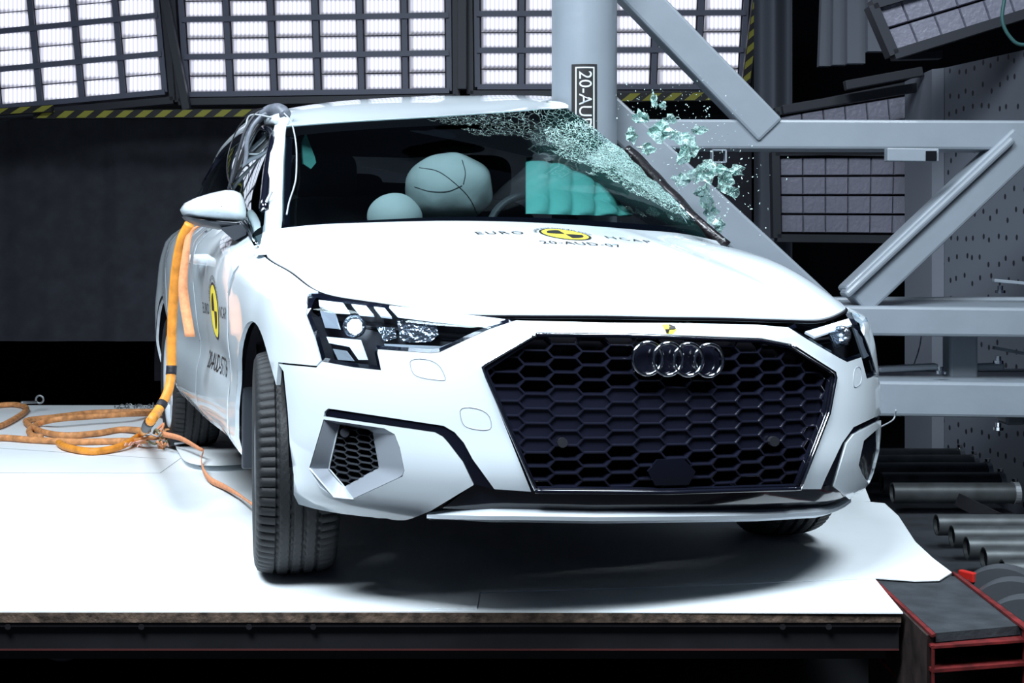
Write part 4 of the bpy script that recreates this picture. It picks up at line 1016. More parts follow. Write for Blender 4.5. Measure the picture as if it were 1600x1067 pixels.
# ---- lamp banks
def lamp_bank(label, corners, cols, rowsn, d, lit, frame_px, group, bar=True, sub=2, gapx=.10, dd=.12):
    """corners: pixel quad (tl, tr, br, bl) of the lamp field at depth d; each cell one lamp"""
    tl, tr, br, bl = [Vector((*c, 0)) for c in corners]
    def P(u, v, dep): q = (tl*(1-u)+tr*u)*(1-v)+(bl*(1-u)+br*u)*v; return PX(q.x, q.y, dep)
    root = empty('lamp_bank', P(.5, 1, d), label, 'lamp bank', group)
    ex = frame_px/((tr-tl).length); ey = frame_px/((bl-tl).length)
    mb = MB()
    back = [P(-ex, -ey, d+.05), P(1+ex, -ey, d+.05), P(1+ex, 1+ey, d+.05), P(-ex, 1+ey, d+.05)]
    n = Vector((sY, cY, 0)); mb.prism(back, n*dd); mb.build('housing', BANKF, root)
    mb = MB()
    for a, b in (((-ex, -ey), (1+ex, -ey)), ((1+ex, -ey), (1+ex, 1+ey)), ((1+ex, 1+ey), (-ex, 1+ey)), ((-ex, 1+ey), (-ex, -ey))):
        mb.beam(P(*a, d), P(*b, d), .045, .09)
    mb.build('frame', BANKF, root)
    if bar:
        mb = MB()
        for j in range(rowsn+1): mb.beam(P(0, j/rowsn, d-.01), P(1, j/rowsn, d-.01), .034, .03)
        for i in range(cols+1): mb.beam(P(i/cols, 0, d), P(i/cols, 1, d), .034, .02)
        mb.build('grille_bars', BANKB, root)
    gy = .05 if sub > 1 else .012
    for j in range(rowsn*sub):
        for i in range(cols):
            u0 = (i+gapx)/cols; u1 = (i+1-gapx)/cols; k = j//sub; t = j % sub
            e_ = .07 if sub > 1 else .03; v0 = (k+(t+gy+(e_ if t == 0 else 0))/sub)/rowsn; v1 = (k+(t+1-gy-(e_ if t == sub-1 else 0))/sub)/rowsn
            if min(P(u0, v1, d).z, 99) > CAM.z+.30*d: continue
            a, b, c, e = P(u0, v0, d+.005), P(u1, v0, d+.005), P(u1, v1, d+.005), P(u0, v1, d+.005)
            m_ = (a+b+c+e)/4; mb = MB(); f = [m_+(q-m_)*1.0 for q in (a, b, c, e)]; fi = [m_+(q-m_)*.93-n*.014 for q in (a, b, c, e)]
            mb.grid([f+[f[0]], fi+[fi[0]]]); mb.add(fi, [(0, 1, 2, 3)]); mb.prism([p+n*.0 for p in f], n*.03)
            mb.build('lamp_glass', LIT if lit else UNLIT, root)
    return root
G1 = 'lit lamp banks along the back of the hall'
lamp_bank('lit lamp bank leaning at the upper left corner, the most tilted of the three', ((-290,-36),(236,-96),(258,144),(-262,192)), 8, 4, 8.9, True, 14, G1)
lamp_bank('lit lamp bank over the car roof between the tilted one and the pole', ((277,-86),(700,-94),(702,142),(292,148)), 6, 4, 8.9, True, 12, G1)
lamp_bank('lit lamp bank behind the white pole, striped tape down its right edge', ((744,-92),(1172,-96),(1158,136),(746,136)), 6, 4, 8.9, True, 12, G1)
# rails under the banks with warning tape
def tape_strip(name, a, b, hpx, d, label, n, vertical=False):
    A_, B_ = Vector((*a, 0)), Vector((*b, 0)); root_m = MB(); root_m.mi = 0
    def q(p, dd): return PX(p.x, p.y, d+dd)
    nn_ = Vector((0, 1, 0)) if not vertical else Vector((1, 0, 0))
    c = [A_-nn_*hpx/2, B_-nn_*hpx/2, B_+nn_*hpx/2, A_+nn_*hpx/2]
    root_m.prism([q(p, 0) for p in c], Vector((sY, cY, 0))*.05); root_m.mi = 1
    for i in range(n):
        t0, t1 = (i+.15)/n, (i+.65)/n; sl = .45/n
        f = [A_.lerp(B_, t0+sl)-nn_*hpx*.42, A_.lerp(B_, t1+sl)-nn_*hpx*.42, A_.lerp(B_, t1)+nn_*hpx*.42, A_.lerp(B_, t0)+nn_*hpx*.42]
        root_m.add([q(p, -.004) for p in f], [(0, 1, 2, 3)])
    o = root_m.build(name, None, mats=[FRAMEB, HAZY]); tag(o, label, 'safety rail'); return o
HAZY = mat('warning_yellow', (.26, .25, .03), .6)
tape_strip('warning_rail', (52,179), (452,176), 13, 8.75, 'long rail with yellow and black warning tape above the dark curtain', 13)
tape_strip('warning_rail', (-60,178), (80,169), 11, 8.7, 'short tilted rail with warning tape at the left edge under the leaning bank', 4)
tape_strip('warning_rail', (965,152), (1130,150), 14, 8.75, 'short rail with warning tape seen through the gap right of the pole', 5)
tape_strip('warning_rail', (1184,-10), (1166,130), 13, 8.75, 'upright rail with warning tape at the right edge of the lit banks', 6, True)
def post(name, a, b, wd, d, m, label, cat, dp=.06, group=None):
    mb = MB(); mb.beam(PX(*a, d), PX(*b, d), wd, dp); return tag(mb.build(name, m, bevel=.004), label, cat, group)
post('bank_support', (252,-30), (292,172), .05, 8.8, BANKF, 'thin grey post leaning between the leaning and the middle lamp bank', 'post')
post('bank_support', (722,-30), (722,140), .06, 8.8, BANKF, 'grey post between the middle bank and the bank behind the pole', 'post')
mb = MB(); mb.prism([PX(x, y, 9.1) for x, y in ((-100,160),(1170,150),(1170,180),(-100,185))], Vector((sY, cY, 0))*.1)
tag(mb.build('bank_beam', FRAMEB), 'black cross beam carrying the lit lamp banks over the curtain', 'beam')

# ---- right of the pole: drapes, unlit banks, perforated block
def drape(label, px0, px1, y0, y1, d, m, amp, freq, group=None):
    mb = MB(); rows = []
    for y in (y0, y1): rows.append([PX(px0+(px1-px0)*i/60, y, d+amp*math.sin(i/60*freq)) for i in range(61)])
    mb.grid(rows); o = mb.build('drape', m, smooth=True); return tag(o, label, 'drape', group)
drape('grey drape hanging full height beside the warning-taped bank', 1178, 1238, -60, 560, 8.2, DRAPE, .05, 9)
def slab(label, px0, px1, y0, y1, d, tilt):
    mb = MB(); mb.prism([PX(px0, y0, d), PX(px1, y0, d), PX(px1+tilt, y1, d), PX(px0+tilt, y1, d)], Vector((sY, cY, 0))*.06)
    return tag(mb.build('hanging_panel', DRAPE2, bevel=.004), label, 'panel')
slab('narrow grey panel hanging at the top, leftmost of the hanging panels', 1286, 1304, -60, 103, 7.9, -6)
slab('second hanging grey panel at the top, overlapping the leftmost', 1303, 1326, -60, 101, 7.8, -2)
slab('wide grey panel hanging at the top beside the narrow panels', 1324, 1352, -60, 99, 7.7, 0)
slab('short grey panel hanging behind the upper unlit lamp bank', 1356, 1388, -60, 80, 7.6, 0)
G2 = 'unlit lamp banks on the right'
lamp_bank('unlit lamp bank with pale tiles, seen above and below the white cross beam', ((1218,182),(1420,148),(1428,226),(1220,228)), 6, 2, 7.9, False, 8, G2, bar=False, sub=1, gapx=.01)
lamp_bank('square unlit lamp bank with four tile rows below the white cross beam', ((1218,246),(1432,244),(1428,366),(1220,364)), 6, 4, 7.9, False, 8, G2, bar=False, sub=1, gapx=.01)
lamp_bank('unlit lamp bank tilted upward at the top right corner', ((1366,12),(1640,-70),(1660,0),(1396,82)), 7, 2, 6.4, False, 4, G2, bar=False, sub=1, gapx=.01)
post('bank_rail', (1320,134), (1440,112), .05, 7.4, BANKF, 'thin dark rail sloping above the unlit banks, upper one', 'rail')
post('bank_rail', (1222,172), (1438,136), .05, 7.55, BANKF, 'thin dark rail sloping above the unlit banks, longer lower one', 'rail')
post('bank_rail', (1396,88), (1470,86), .04, 6.6, BANKF, 'short dark bracket under the tilted unlit bank', 'rail')
mb = MB(); a = PX(1474,107,7.2); b = PX(1640,62,6.4)
a = Vector((a.x, a.y, 1.89)); b = Vector((b.x, b.y, 1.89)); n = Vector((sY, cY, 0))
zb = FZ; mb.prism([Vector((a.x,a.y,zb)), Vector((b.x,b.y,zb)), b, a], n*.5+Vector((cY,-sY,0))*.3)
root = tag(mb.build('perforated_block', PERF), 'tall grey steel block full of small dark holes, right edge of the picture', 'steel block')
mb = MB(); p0 = PX(1456,109,7.25); mb.prism([Vector((p0.x,p0.y,zb)), Vector((a.x,a.y,zb))-n*.01, a-n*.01, Vector((p0.x,p0.y,1.89))], n*.5); mb.build('corner_flange', DRAPE2, root)

# ---- steel rig with the pole
rig = empty('pole_rig', Rm(rr_(913, 5.4), 5.4, FZ), 'white welded steel rig whose upright round pole struck the car', 'steel rig')
pc = Rm(rr_(913, 5.4), 5.4, 0); mb = MB()
mb.lathe([(.06,0),(.06,.1285),(3.2,.1285),(3.2,0)], Matrix.Translation((pc.x, pc.y, 0))@Matrix(((0,0,1,0),(0,1,0,0),(1,0,0,0),(0,0,0,1))), 64)
pole = mb.build('pole', STEELW, rig, auto=.8)
def rb(name, a, b, hpx, d, dp=.14, d2=None, m=STEELW, par=None, bevel=.012):
    mb = MB(); A_, B_ = PX(*a, d), PX(*b, d2 or d); mb.beam(A_, B_, hpx/F*d, dp); return mb.build(name, m, par or rig, bevel=bevel)
rb('cross_beam', (930,211.5), (1680,214), 46, 5.65, .16)
rb('diagonal_brace', (930,-73), (1200,206), 51, 5.62, .13)
rb('lower_diagonal_brace', (930,160), (1340,540), 54, 5.62, .13)
rb('right_diagonal_brace', (1594,222), (1332,470), 56, 5.63, .14)
rb('right_diagonal_brace', (1578,218), (1318,462), 12, 5.58, .1)
rb('cross_beam', (965,496), (1680,504), 46, 5.55, .12)
rb('cross_beam_back', (1180,474), (1680,474), 20, 6.0, .10)
rb('cross_beam', (965,614), (1680,624), 54, 5.5, .16)
rb('cross_beam_back', (1180,586), (1680,586), 18, 6.0, .10)
mb = MB(); mb.prism([PX(x, y, 5.55) for x, y in ((1180,480),(1680,484))]+[PX(1680,468,6.0), PX(1180,466,6.0)], Vector((0,0,-.004))); mb.build('ledge_plate', STEELW, rig)
mb = MB(); mb.prism([PX(x, y, 5.5) for x, y in ((1180,592),(1680,598))]+[PX(1680,580,6.0), PX(1180,578,6.0)], Vector((0,0,-.004))); mb.build('ledge_plate', STEELW, rig)
rb('stub_post', (1500,480), (1500,592), 44, 5.75, .11)
rb('stub_post', (1580,630), (1580,662), 30, 5.9, .11)
rb('angle_bracket', (1370,577), (1465,572), 10, 5.7, .05); rb('angle_bracket', (1522,574), (1568,572), 12, 5.75, .05)
rb('angle_bracket', (1552,438), (1640,446), 5, 5.8, .03, bevel=.002); rb('angle_bracket', (1552,543), (1640,560), 5, 5.8, .03, bevel=.002)
for x, y in ((1470,584),(1563,458),(1560,568),(1560,672)):
    mb = MB(); c = PX(x, y, 5.5); mb.lathe([(0,0),(0,.02),(.012,.02),(.012,.011),(.03,.011),(.03,0)], Matrix.Translation(c)@Matrix.Rotation(-PI/2, 4, 'Y'), 12); mb.build('bolt', CHROME, rig)
# hollow stub under the cross beam
mb = MB(); mb.beam(PX(1384,242,5.45), PX(1464,243,5.45), 20/F*5.45, .05); mb.build('hollow_stub', STEELW, rig, bevel=.003)
mb = MB(); mb.beam(PX(1447,243.5,5.42), PX(1463,243.5,5.42), 15/F*5.42, .012); mb.build('stub_opening', INNER, rig)
mb = MB(); P_ = [PX(x, y, 5.5) for x, y in ((1112,235),(1133,235),(1133,254),(1112,254),(1112,235))]
for a_, b_ in zip(P_, P_[1:]): mb.beam(a_, b_, .006, .05)
mb.build('open_tube_end', STEELW, rig)
# number plate on the pole
def on_pole(px, py, off):
    d = 5.4; x = rr_(px, d)-rr_(913, d); y = math.sqrt(max(0, .1285**2-x*x)); k = 1+off/.1285
    return Rm(rr_(913, d)+x*k, d-y*k, depth_z(py, d-.1285))
mb = MB(); mb.grid([[on_pole(x, y, .003) for x in np.linspace(891.5, 929.5, 9)] for y in (100, 260)]); pl_ = mb.build('number_plate', BLK, pole, smooth=True)
for (x0, x1, y0, y1) in ((897,899,105,260),(923.5,925.5,105,260),(897,925.5,104.5,106.5)):
    mb = MB(); mb.grid([[on_pole(x, y, .0045) for x in np.linspace(x0, x1, 6)] for y in (y0, y1)]); mb.build('plate_border', SIGNW, pl_)
write('plate_lettering', '20-AUD', 27, lambda x, y: on_pole(911+y, 157+x*1.0, .0048), SIGNW, pl_, 1.)

# ---- trolley with white boards
tr_ = empty('test_trolley', Rm(0, 3.5, FZ), 'flat test trolley with black steel frame and worn plywood deck under the car', 'trolley')
dF = 3.46; dB = 8.3; rL = -4.2; rRt = rr_(1408, dF)
def rdz(px, py, z=0.):                                 # room (r, d) of a pixel on a level
    d = (CAM.z-z)*F/(py-HZ); return ((px-800)/F*d, d)
mb = MB(); mb.rbox(rL, rRt, dF, dB, -.028, -.004); mb.build('plywood_deck', WOODE, tr_)
mb = MB(); mb.rbox(rL, rRt+.0, dF+.02, dF+.10, -.105, -.030); mb.rbox(rL, rRt, dF+.005, dF+.02, -.040, -.030); mb.build('front_beam', FRAMEB, tr_)
mb = MB(); mb.rbox(rL, rRt, dF+.14, dB, -.16, -.03); mb.build('deck_frame', FRAMEB, tr_)
mb = MB(); mb.rbox(rL, rRt, dF+.018, dF+.022, -.104, -.1); mb.build('red_edge', mat('dark_red', (.06, .008, .008), .7), tr_)
for px in (14, 222, 390, 490, 1222, 1294):
    mb = MB(); c = PX(px, 978, dF+.01); mb.lathe([(0,0),(0,.008),(.008,.008),(.008,0)], Matrix.Translation(c)@Matrix.Rotation(PI/2-YAW, 4, 'Z')@Matrix.Rotation(PI, 4, 'Z'), 8); mb.build('bolt', FRAMEB, tr_)
mb = MB(); c = PX(92, 990, dF+.3); mb.lathe([(0,.0),(0,.072),(-.02,.082),(-.04,.08),(-.06,.07)], Matrix.Translation(c)@Matrix.Rotation(-YAW, 4, 'Z')@Matrix.Rotation(-PI/2, 4, 'Z'), 48); mb.build('trolley_wheel', DARKP, tr_, smooth=True)
def board(label, pts, z, t=.003, m=SHEET, name='white_board', wav=0):
    """pixel outline lying on the deck"""
    P = [Rm(*rdz(x, y, z), z) for x, y in pts]; mb = MB(); mb.prism(P, Vector((0, 0, -t)))
    return tag(mb.build(name, m), label, 'board')
L0 = -420
board('front strip of white board along the trolley edge, right end cut slanting', [(L0,955),(600,955),(1411,957),(1390,932),(1364,900),(L0,900)], -.001)
board('large white board under the front wheels with ragged right corner', [(L0,779),(L0,948),(400,951),(745,950),(750,925),(1100,914),(1365,902.5),(1430,907),(1468,906),(1487,894),(1458,872),(1430,846),(1404,806),(1382,786),(1300,779)], .0025)
board('white board behind the large front board, at the coiled orange cable', [(L0,633),(L0,783),(820,783),(820,633)], -.0005)
board('far white board under the rear of the car, right half', [(822,633),(822,783),(1360,783),(1300,633)], -.0005)
SEAM = mat('seam_grey', (.22, .24, .27), .7)
def seam(pts, parent, z, wd=.0025):
    mb = MB(); P = [Rm(*rdz(x, y, z), z) for x, y in pts]
    for a_, b_ in zip(P, P[1:]): mb.beam(a_, b_, wd, .0006, side=(b_-a_).cross(Vector((0,0,1))))
    return mb.build('board_joint', SEAM, parent)
bds = [o for o in bpy.data.objects if o.name.startswith('white_board')]
seam([(L0,738),(250,739),(282,716)], bds[2], .0004); seam([(0,700),(120,708),(260,717)], bds[2], .0004, .002)
# curled flap of board by the rear wheel
mb = MB(); F0 = [(272,692),(300,690),(345,690),(392,694)]; F1 = [(276,702),(292,722),(335,728),(392,724)]
A_ = resample([Rm(*rdz(x, y, 0), .003) for x, y in F0], 20); B_ = resample(spline([PX(x, y, rdz(x, y+9, 0)[1]) for x, y in F1], 6), 20)
mb.grid([A_, [p.lerp(q, .5)+Vector((0,0,.004)) for p, q in zip(A_, B_)], B_]); o = mb.build('torn_board_flap', SHEET, smooth=True)
sm = o.modifiers.new('t', 'SOLIDIFY'); sm.thickness = .003; tag(o, 'curled torn flap of white board beside the near rear wheel', 'board')
RUSTB = mat('rusty_black', (.022, .014, .013), .7, noise_amt=.8, noise_scale=18)
# rubber plank and red channel at the right
ch = empty('steel_channel', Rm(*rdz(1500, 960), -.2), 'red edged black steel channel running back beside the white boards', 'steel channel')
def strip_z(pts, z, dz, m, name, par):
    P = [Rm(*rdz(x, y, z), z) for x, y in pts]; mb = MB(); mb.prism(P, Vector((0, 0, dz))); return mb.build(name, m, par, bevel=.002)
plank = [(1366,902),(1492,900),(1598,977),(1462,989)]
po = strip_z(plank, -.005, -.022, RUBPL, 'rubber_plank', None); tag(po, 'dark grey rubber plank lying in the red edged channel', 'plank')
strip_z([(1487,893),(1493,893),(1640,1000),(1632,1006)], -.004, -.20, FRAMEB, 'right_flange', ch); strip_z([(1487,893),(1492,893),(1638,1000),(1632,1006)], .002, -.006, REDM, 'flange_edge', ch)
strip_z([(1357,904),(1366,902),(1462,990),(1448,993)], -.010, -.5, RUSTB, 'left_flange', ch); strip_z([(1362,903),(1366,902),(1462,990),(1456,992)], -.004, -.006, REDM, 'flange_edge', ch)
zt = -.03; a0 = Rm(*rdz(1456, 994, -.006), 0); b0 = Rm(*rdz(1604, 984, -.006), 0); fr_ = (b0-a0).normalized(); bk = Vector((sY, cY, 0))
for z0, z1, nm in ((-.030,-.036,'top_web'), (-.085,-.093,'lower_web'), (-.19,-.2,'bottom_web')):
    mb = MB(); mb.prism([Vector((a0.x,a0.y,z0)), Vector((b0.x,b0.y,z0)), Vector((b0.x,b0.y,z0))+bk*.5, Vector((a0.x,a0.y,z0))+bk*.5], Vector((0,0,z1-z0))); mb.build(nm, REDM, ch, bevel=.001)
mb = MB(); mb.prism([Vector((a0.x,a0.y,-.03)), Vector((a0.x+.008,a0.y,-.03)), Vector((a0.x+.008,a0.y,-.4)), Vector((a0.x,a0.y,-.4))], bk*.004); mb.prism([Vector((b0.x-.004,b0.y,-.01)), Vector((b0.x+.004,b0.y,-.01)), Vector((b0.x+.004,b0.y,-.4)), Vector((b0.x-.004,b0.y,-.4))], bk*.02); mb.build('end_plate', REDM, ch)
# ---- rollers
GR = 'steel rollers beside the trolley'
names = ['farthest steel roller, its far end nearest the perforated block', 'second farthest steel roller behind the car corner', 'steel roller in the middle of the far five', 'steel roller just behind the front one of the far five', 'front roller of the far five, open end beside the car corner',
         'rearmost roller of the near row, open end below the far five', 'second roller of the near row, counted from the back', 'middle roller of the near row beside the boards', 'fourth roller of the near row, half hidden by the next', 'nearest roller, its end just above the grey reels']
specs = [(1330,1500,716,31),(1340,1522,726,31),(1350,1543,738,31),(1377,1563,754,32),(1394,1586,770,32),(1463,1800,820,33),(1487,1800,838,34),(1510,1800,856,35),(1537,1800,873,36),(1566,1800,893,37)]
def roller(px0, px1, py, dia, label):
    d = .97*F/(py-HZ); r = dia/F*d/2; z = depth_z(py, d); A_ = Rm(rr_(px0, d), d, z); L_ = rr_(px1, d)-rr_(px0, d)
    root = empty('roller', A_, label, 'roller', GR); Mx = Matrix.Translation(A_)@Matrix.Rotation(-YAW, 4, 'Z')
    mb = MB(); mb.lathe([(.03,0),(.03,r*.82),(0,r*.86),(0,r),(L_,r),(L_,0)], Mx, 40); mb.build('tube', ROLLM, root, auto=.7)
    mb = MB(); mb.lathe([(.012,0),(.012,r*.85)], Mx, 24); mb.build('tube_end', INNER, root)
    mb = MB(); mb.lathe([(L_-.01,r*.3),(L_-.01,r*1.12),(L_+.012,r*1.12),(L_+.012,0)], Mx, 24); mb.build('bearing', STEELG, root)
    mb = MB(); c = A_+Vector((cY,-sY,0))*(L_+.0)+Vector((0,0,r*1.25)); mb.lathe([(-.006,0),(-.006,.012),(.006,.012),(.006,0)], Matrix.Translation(c)@Matrix.Rotation(-PI/2, 4, 'Y'), 8); mb.build('bolt', CHROME, root)
for s_, nme in zip(specs, names): roller(*s_, nme)
mb = MB(); mb.rbox(rr_(1385,5), rr_(1700,5), 3.9, 6.6, FZ+.0, -.17); tag(mb.build('roller_bed', mat('bed_steel', (.045,.05,.058), .5, metal=.4, noise_amt=.3), bevel=.01), 'dark steel bed under the rows of rollers', 'roller bed')
mb = MB(); A_ = PX(1500,782,5.3); mb.beam(A_, PX(1560,812,5.0), .05, .03); tag(mb.build('bed_strut', FRAMEB), 'short black strut between the far and near rollers', 'strut')
# grey reels at the right edge
def reel(px, py, d, R_, label):
    c = PX(px, py, d); Mx = Matrix.Translation(c)@Matrix.Rotation(-YAW-PI/2-.5, 4, 'Z')
    mb = MB(); mb.lathe([(0,R_*.25),(0,R_*.62),(.03,R_*.66),(.03,R_*.86),(-.005,R_*.88),(-.008,R_),(.012,R_*1.01),(.045,R_*.97),(.045,R_*.3)], Mx, 72); o = mb.build('reel', DISC, smooth=True, auto=.5)
    tag(o, label, 'reel', 'grey reels beside the red channel'); mb = MB(); mb.lathe([(.035,0),(.035,R_*.3),(-.02,R_*.3),(-.02,0)], Mx, 24); mb.build('hub', DARKP, o)
reel(1572,958,4.15,.148,'grey reel nearest the rollers, its rim behind the others'); reel(1592,982,3.98,.150,'middle grey reel beside the red channel'); reel(1612,1012,3.8,.148,'front grey reel at the right picture edge')
mb = MB(); mb.beam(PX(1500,897,4.2), PX(1524,903,4.15), .030, .02); tag(mb.build('red_bracket', mat('bright_red', (.5,.02,.015), .4), bevel=.004), 'small bright red bracket between channel and reels', 'bracket')

# ---- cables
def cab(name, pts, r, m, label, cat, par=None, n=10, flat=None, seg=8, group=None):
    mb = MB(); mb.tube(spline(pts, seg), r, n, flat=flat); o = mb.build(name, m, par, smooth=True)
    if label: tag(o, label, cat, group)
    return o
def gp(x, y, z): return Rm(*rdz(x, y, z), z)          # a pixel at a height above the boards
rO = .017
main = [U(296,350,Y=1.72), U(284,375,Y=1.75), U(275,420,Y=1.8), U(270,480,Y=1.85), U(268,540,Y=1.88), U(268,575,Y=1.88), U(263,610,Y=1.85), U(248,640,Y=1.8), U(232,662,Y=1.75), gp(222,677,.05), gp(200,692,.03), gp(172,702,.018), gp(140,705,.018), gp(105,699,.018), gp(92,692,.018)]
oc = cab('cable', main, rO, ORG, 'thick orange cable with black tape bands hanging down the near side of the car', 'cable', seg=10)
mp = spline(main, 10)
for i0, i1 in ((49,53),(66,69),(78,84)):
    mb = MB(); mb.tube(mp[i0:i1+1], rO+.0015, 12); mb.build('tape_band', TAPE, oc, smooth=True)
zc = .017
cab('cable', [gp(232,673,.03), gp(190,671,zc), gp(150,677,zc), gp(100,680,zc), gp(62,673,zc), gp(42,661,zc), gp(45,656,zc), gp(80,652,zc), gp(140,645,zc), gp(190,643,zc), gp(238,643,zc), gp(262,646,.05)], .0155, ORGOLD, 'worn orange cable coiled in an oval loop on the white board', 'cable')
cab('cable', [gp(-60,690,zc), gp(0,684,zc), gp(50,687,zc), gp(120,690,zc), gp(190,689,zc), gp(225,688,.04), gp(252,680,.06)], .0155, ORGOLD, 'orange cable lying straight across the board from the left edge', 'cable')
cab('cable', [gp(235,646,zc), gp(200,647,.045), gp(140,651,.045), gp(90,655,.045), gp(60,662,zc), gp(46,672,zc), gp(50,680,zc), gp(64,683,zc)], .0155, ORGOLD, 'second strand of the coiled cable lying inside the oval loop', 'cable')
cab('cable', [gp(-40,672,zc), gp(-5,667,zc), gp(18,657,zc), gp(38,644,zc), gp(40,636,zc), gp(22,632,zc), gp(-10,634,zc), gp(-50,640,zc)], .0155, ORGOLD, 'short brown orange cable loop at the left edge of the picture', 'cable')
# narrow strap hanging beside the cable and its reflection-like second tail
mb = MB(); P_ = spline([U(312,352,Y=1.70), U(296,366,Y=1.72), U(290,400,Y=1.72), U(286,440,Y=1.72), U(288,470,Y=1.72), U(297,526,Y=1.68)], 8)
W_ = [.008+.010*min(1, i/30) for i in range(len(P_))]
mb.grid([[p-Vector((w_*.9, -w_*.3, 0)) for p, w_ in zip(P_, W_)], [p+Vector((w_*.9, -w_*.3, 0)) for p, w_ in zip(P_, W_)]]); o = mb.build('strap', STRAPM, smooth=True); o.modifiers.new('t', 'SOLIDIFY').thickness = .002
tag(o, 'flat orange strap hanging beside the taped cable against the front door', 'strap')
mb = MB(); c_ = [(255,676),(283,683),(312,699),(318,702),(315,716),(319,734),(330,748),(350,758),(372,770),(398,788)]; hs = [.09,.085,.07,.065,.05,.03,.02,.02,.03,.05]
P_ = spline([gp(x, y+2, h_) for (x, y), h_ in zip(c_, hs)], 8); k = len(P_)
wv = [.014]*k; mb.grid([[p+Vector((0, -.3, 1))*.013*(.35+.65*abs(math.cos(i/k*PI*1.6))) for i, p in enumerate(P_)], [p-Vector((0, -.3, 1))*.013*(.35+.65*abs(math.cos(i/k*PI*1.6))) for i, p in enumerate(P_)]])
o = mb.build('strap', STRAPM, smooth=True); o.modifiers.new('t', 'SOLIDIFY').thickness = .0025; tag(o, 'twisted flat orange strap running from the knotted bundle to the front wheel', 'strap')
# knotted bundle at the rear wheel
KN = mat('tangled_wire', (.25,.24,.14), .4, metal=.4, noise_amt=.6, noise_scale=60)
mb = MB(); kc = gp(262, 684, .05)
for i in range(46):
    a = random.uniform(0, 2*PI); p = kc+Vector((random.gauss(0,.035), random.gauss(0,.05), random.gauss(0,.016))); q = p+Vector((random.gauss(0,.04), random.gauss(0,.05), random.gauss(0,.015))); s_ = p.lerp(q, .5)+Vector((random.gauss(0,.02), 0, random.gauss(0,.02)))
    mb.mi = i % 4; mb.tube(spline([p, s_, q], 4), random.uniform(.002, .007), 6)
o = mb.build('wire_knot', None, smooth=True, mats=[KN, STRAPM, WIREW, ORGOLD]); tag(o, 'tangled knot of wires and orange tape beside the near rear wheel', 'wire bundle')
mb = MB(); kc = gp(235, 695, .02)
for i in range(16):
    p = kc+Vector((random.gauss(0,.06), random.gauss(0,.06), random.uniform(0,.02))); q = p+Vector((random.gauss(0,.05), random.gauss(0,.04), 0)); q.z = max(.006, q.z)
    mb.tube(spline([p, p.lerp(q,.5)+Vector((0,0,.01)), q], 3), .0035, 6)
o = mb.build('strap_scraps', mat('pink_tape', (.75,.42,.34), .7), smooth=True); tag(o, 'pale pink tape scraps lying left of the wire knot', 'tape', kind='stuff')
# tangled wires at the far edge of the board, and the towing eye
mb = MB()
for i in range(26):
    x = random.uniform(180, 245); p = gp(x, 637, random.uniform(.003, .03)); q = gp(x+random.uniform(-14, 14), 637+random.uniform(-1, 3), random.uniform(.003, .03)); mb.tube(spline([p, p.lerp(q,.5)+Vector((0,0,random.uniform(0,.03))), q], 4), .003, 5)
tag(mb.build('loose_wires', STEELG, smooth=True), 'loose thin grey wires at the far edge of the boards', 'wires', kind='stuff')
mb = MB(); c = PX(62, 624, 8.0); rw = []
for i in range(25):
    a = 2*PI*i/24; rd = Vector((math.cos(a)*cY, -math.cos(a)*sY, math.sin(a))); rw.append([c+rd*(.022+.006*math.cos(b))+Vector((sY,cY,0))*.006*math.sin(b) for b in [2*PI*k_/6 for k_ in range(6)]])
mb.grid(rw, True); mb.tube([c+Vector((-.02,0,-.015)), PX(34,629,7.8)], .008, 8); tag(mb.build('towing_eye', STEELG, smooth=True), 'steel ring hook at the far board edge behind the cable loop', 'hook')
# hose bundle over the roof corner
hb_ = cab('hose_bundle', [U(446,180,Y=2.05), U(438,172,Y=2.08), U(422,172,Y=2.15), U(405,184,Y=2.2), U(390,202,Y=2.25), U(383,225,Y=2.25), U(381,240,Y=2.22)], [.024]*9+[.024-.0004*i for i in range(40)], HOSEG, 'grey bundle of hoses and wires taped over the near roof corner', 'hose bundle', seg=8)
for k_, (pts, r_) in enumerate([([(440,176),(415,178),(396,196),(386,222),(384,250),(372,300)],.008), ([(436,172),(405,175),(385,200),(372,240),(357,296)],.006), ([(430,190),(408,192),(394,210),(380,240),(362,296)],.010), ([(444,186),(430,196),(405,200),(392,222),(368,288)],.008)]):
    mb = MB(); mb.tube(spline([U(x, y, Y=2.15+.03*k_) for x, y in pts], 8), r_, 8); mb.build('hose', [HOSEG, DARKP, WIREB, HOSEG][k_], hb_, smooth=True)
cab('wire', [U(430,172,Y=2.1), U(400,172,Y=2.2), U(372,200,Y=2.3), U(357,240,Y=2.3), U(355,270,Y=2.2), U(362,296,Y=2.0)], .0025, WIREB, 'thin dark wire looping left of the hose bundle', 'wire')
cab('wire', [U(433,185,Y=2.06), U(392,180,Y=2.2), U(384,205,Y=2.2), U(384,225,Y=2.2), U(388,240,Y=2.2)], .0035, WIREW, 'thin white wire wound round the hose bundle', 'wire')
cab('wire', [U(444,177,Y=1.98), U(452,186,Y=1.95), U(458,200,Y=1.90), U(463,230,Y=1.80), U(463,270,Y=1.60), U(460,290,Y=1.52), U(452,315,Y=1.40), U(448,335,Y=1.30)], .0028, WIREW, 'thin white wire hanging down over the windscreen edge', 'wire')
cab('wire', [U(424,300,Y=1.45), U(412,325,Y=1.4), U(405,350,Y=1.36)], .005, WIREW, 'short grey wire beside the near front pillar', 'wire')
cab('wire', [U(322,361,Y=1.6), U(306,378,Y=1.7), U(300,405,Y=1.75), U(300,440,Y=1.8)], .005, WIREW, 'white wire curving down from the mirror to the door handle', 'wire')
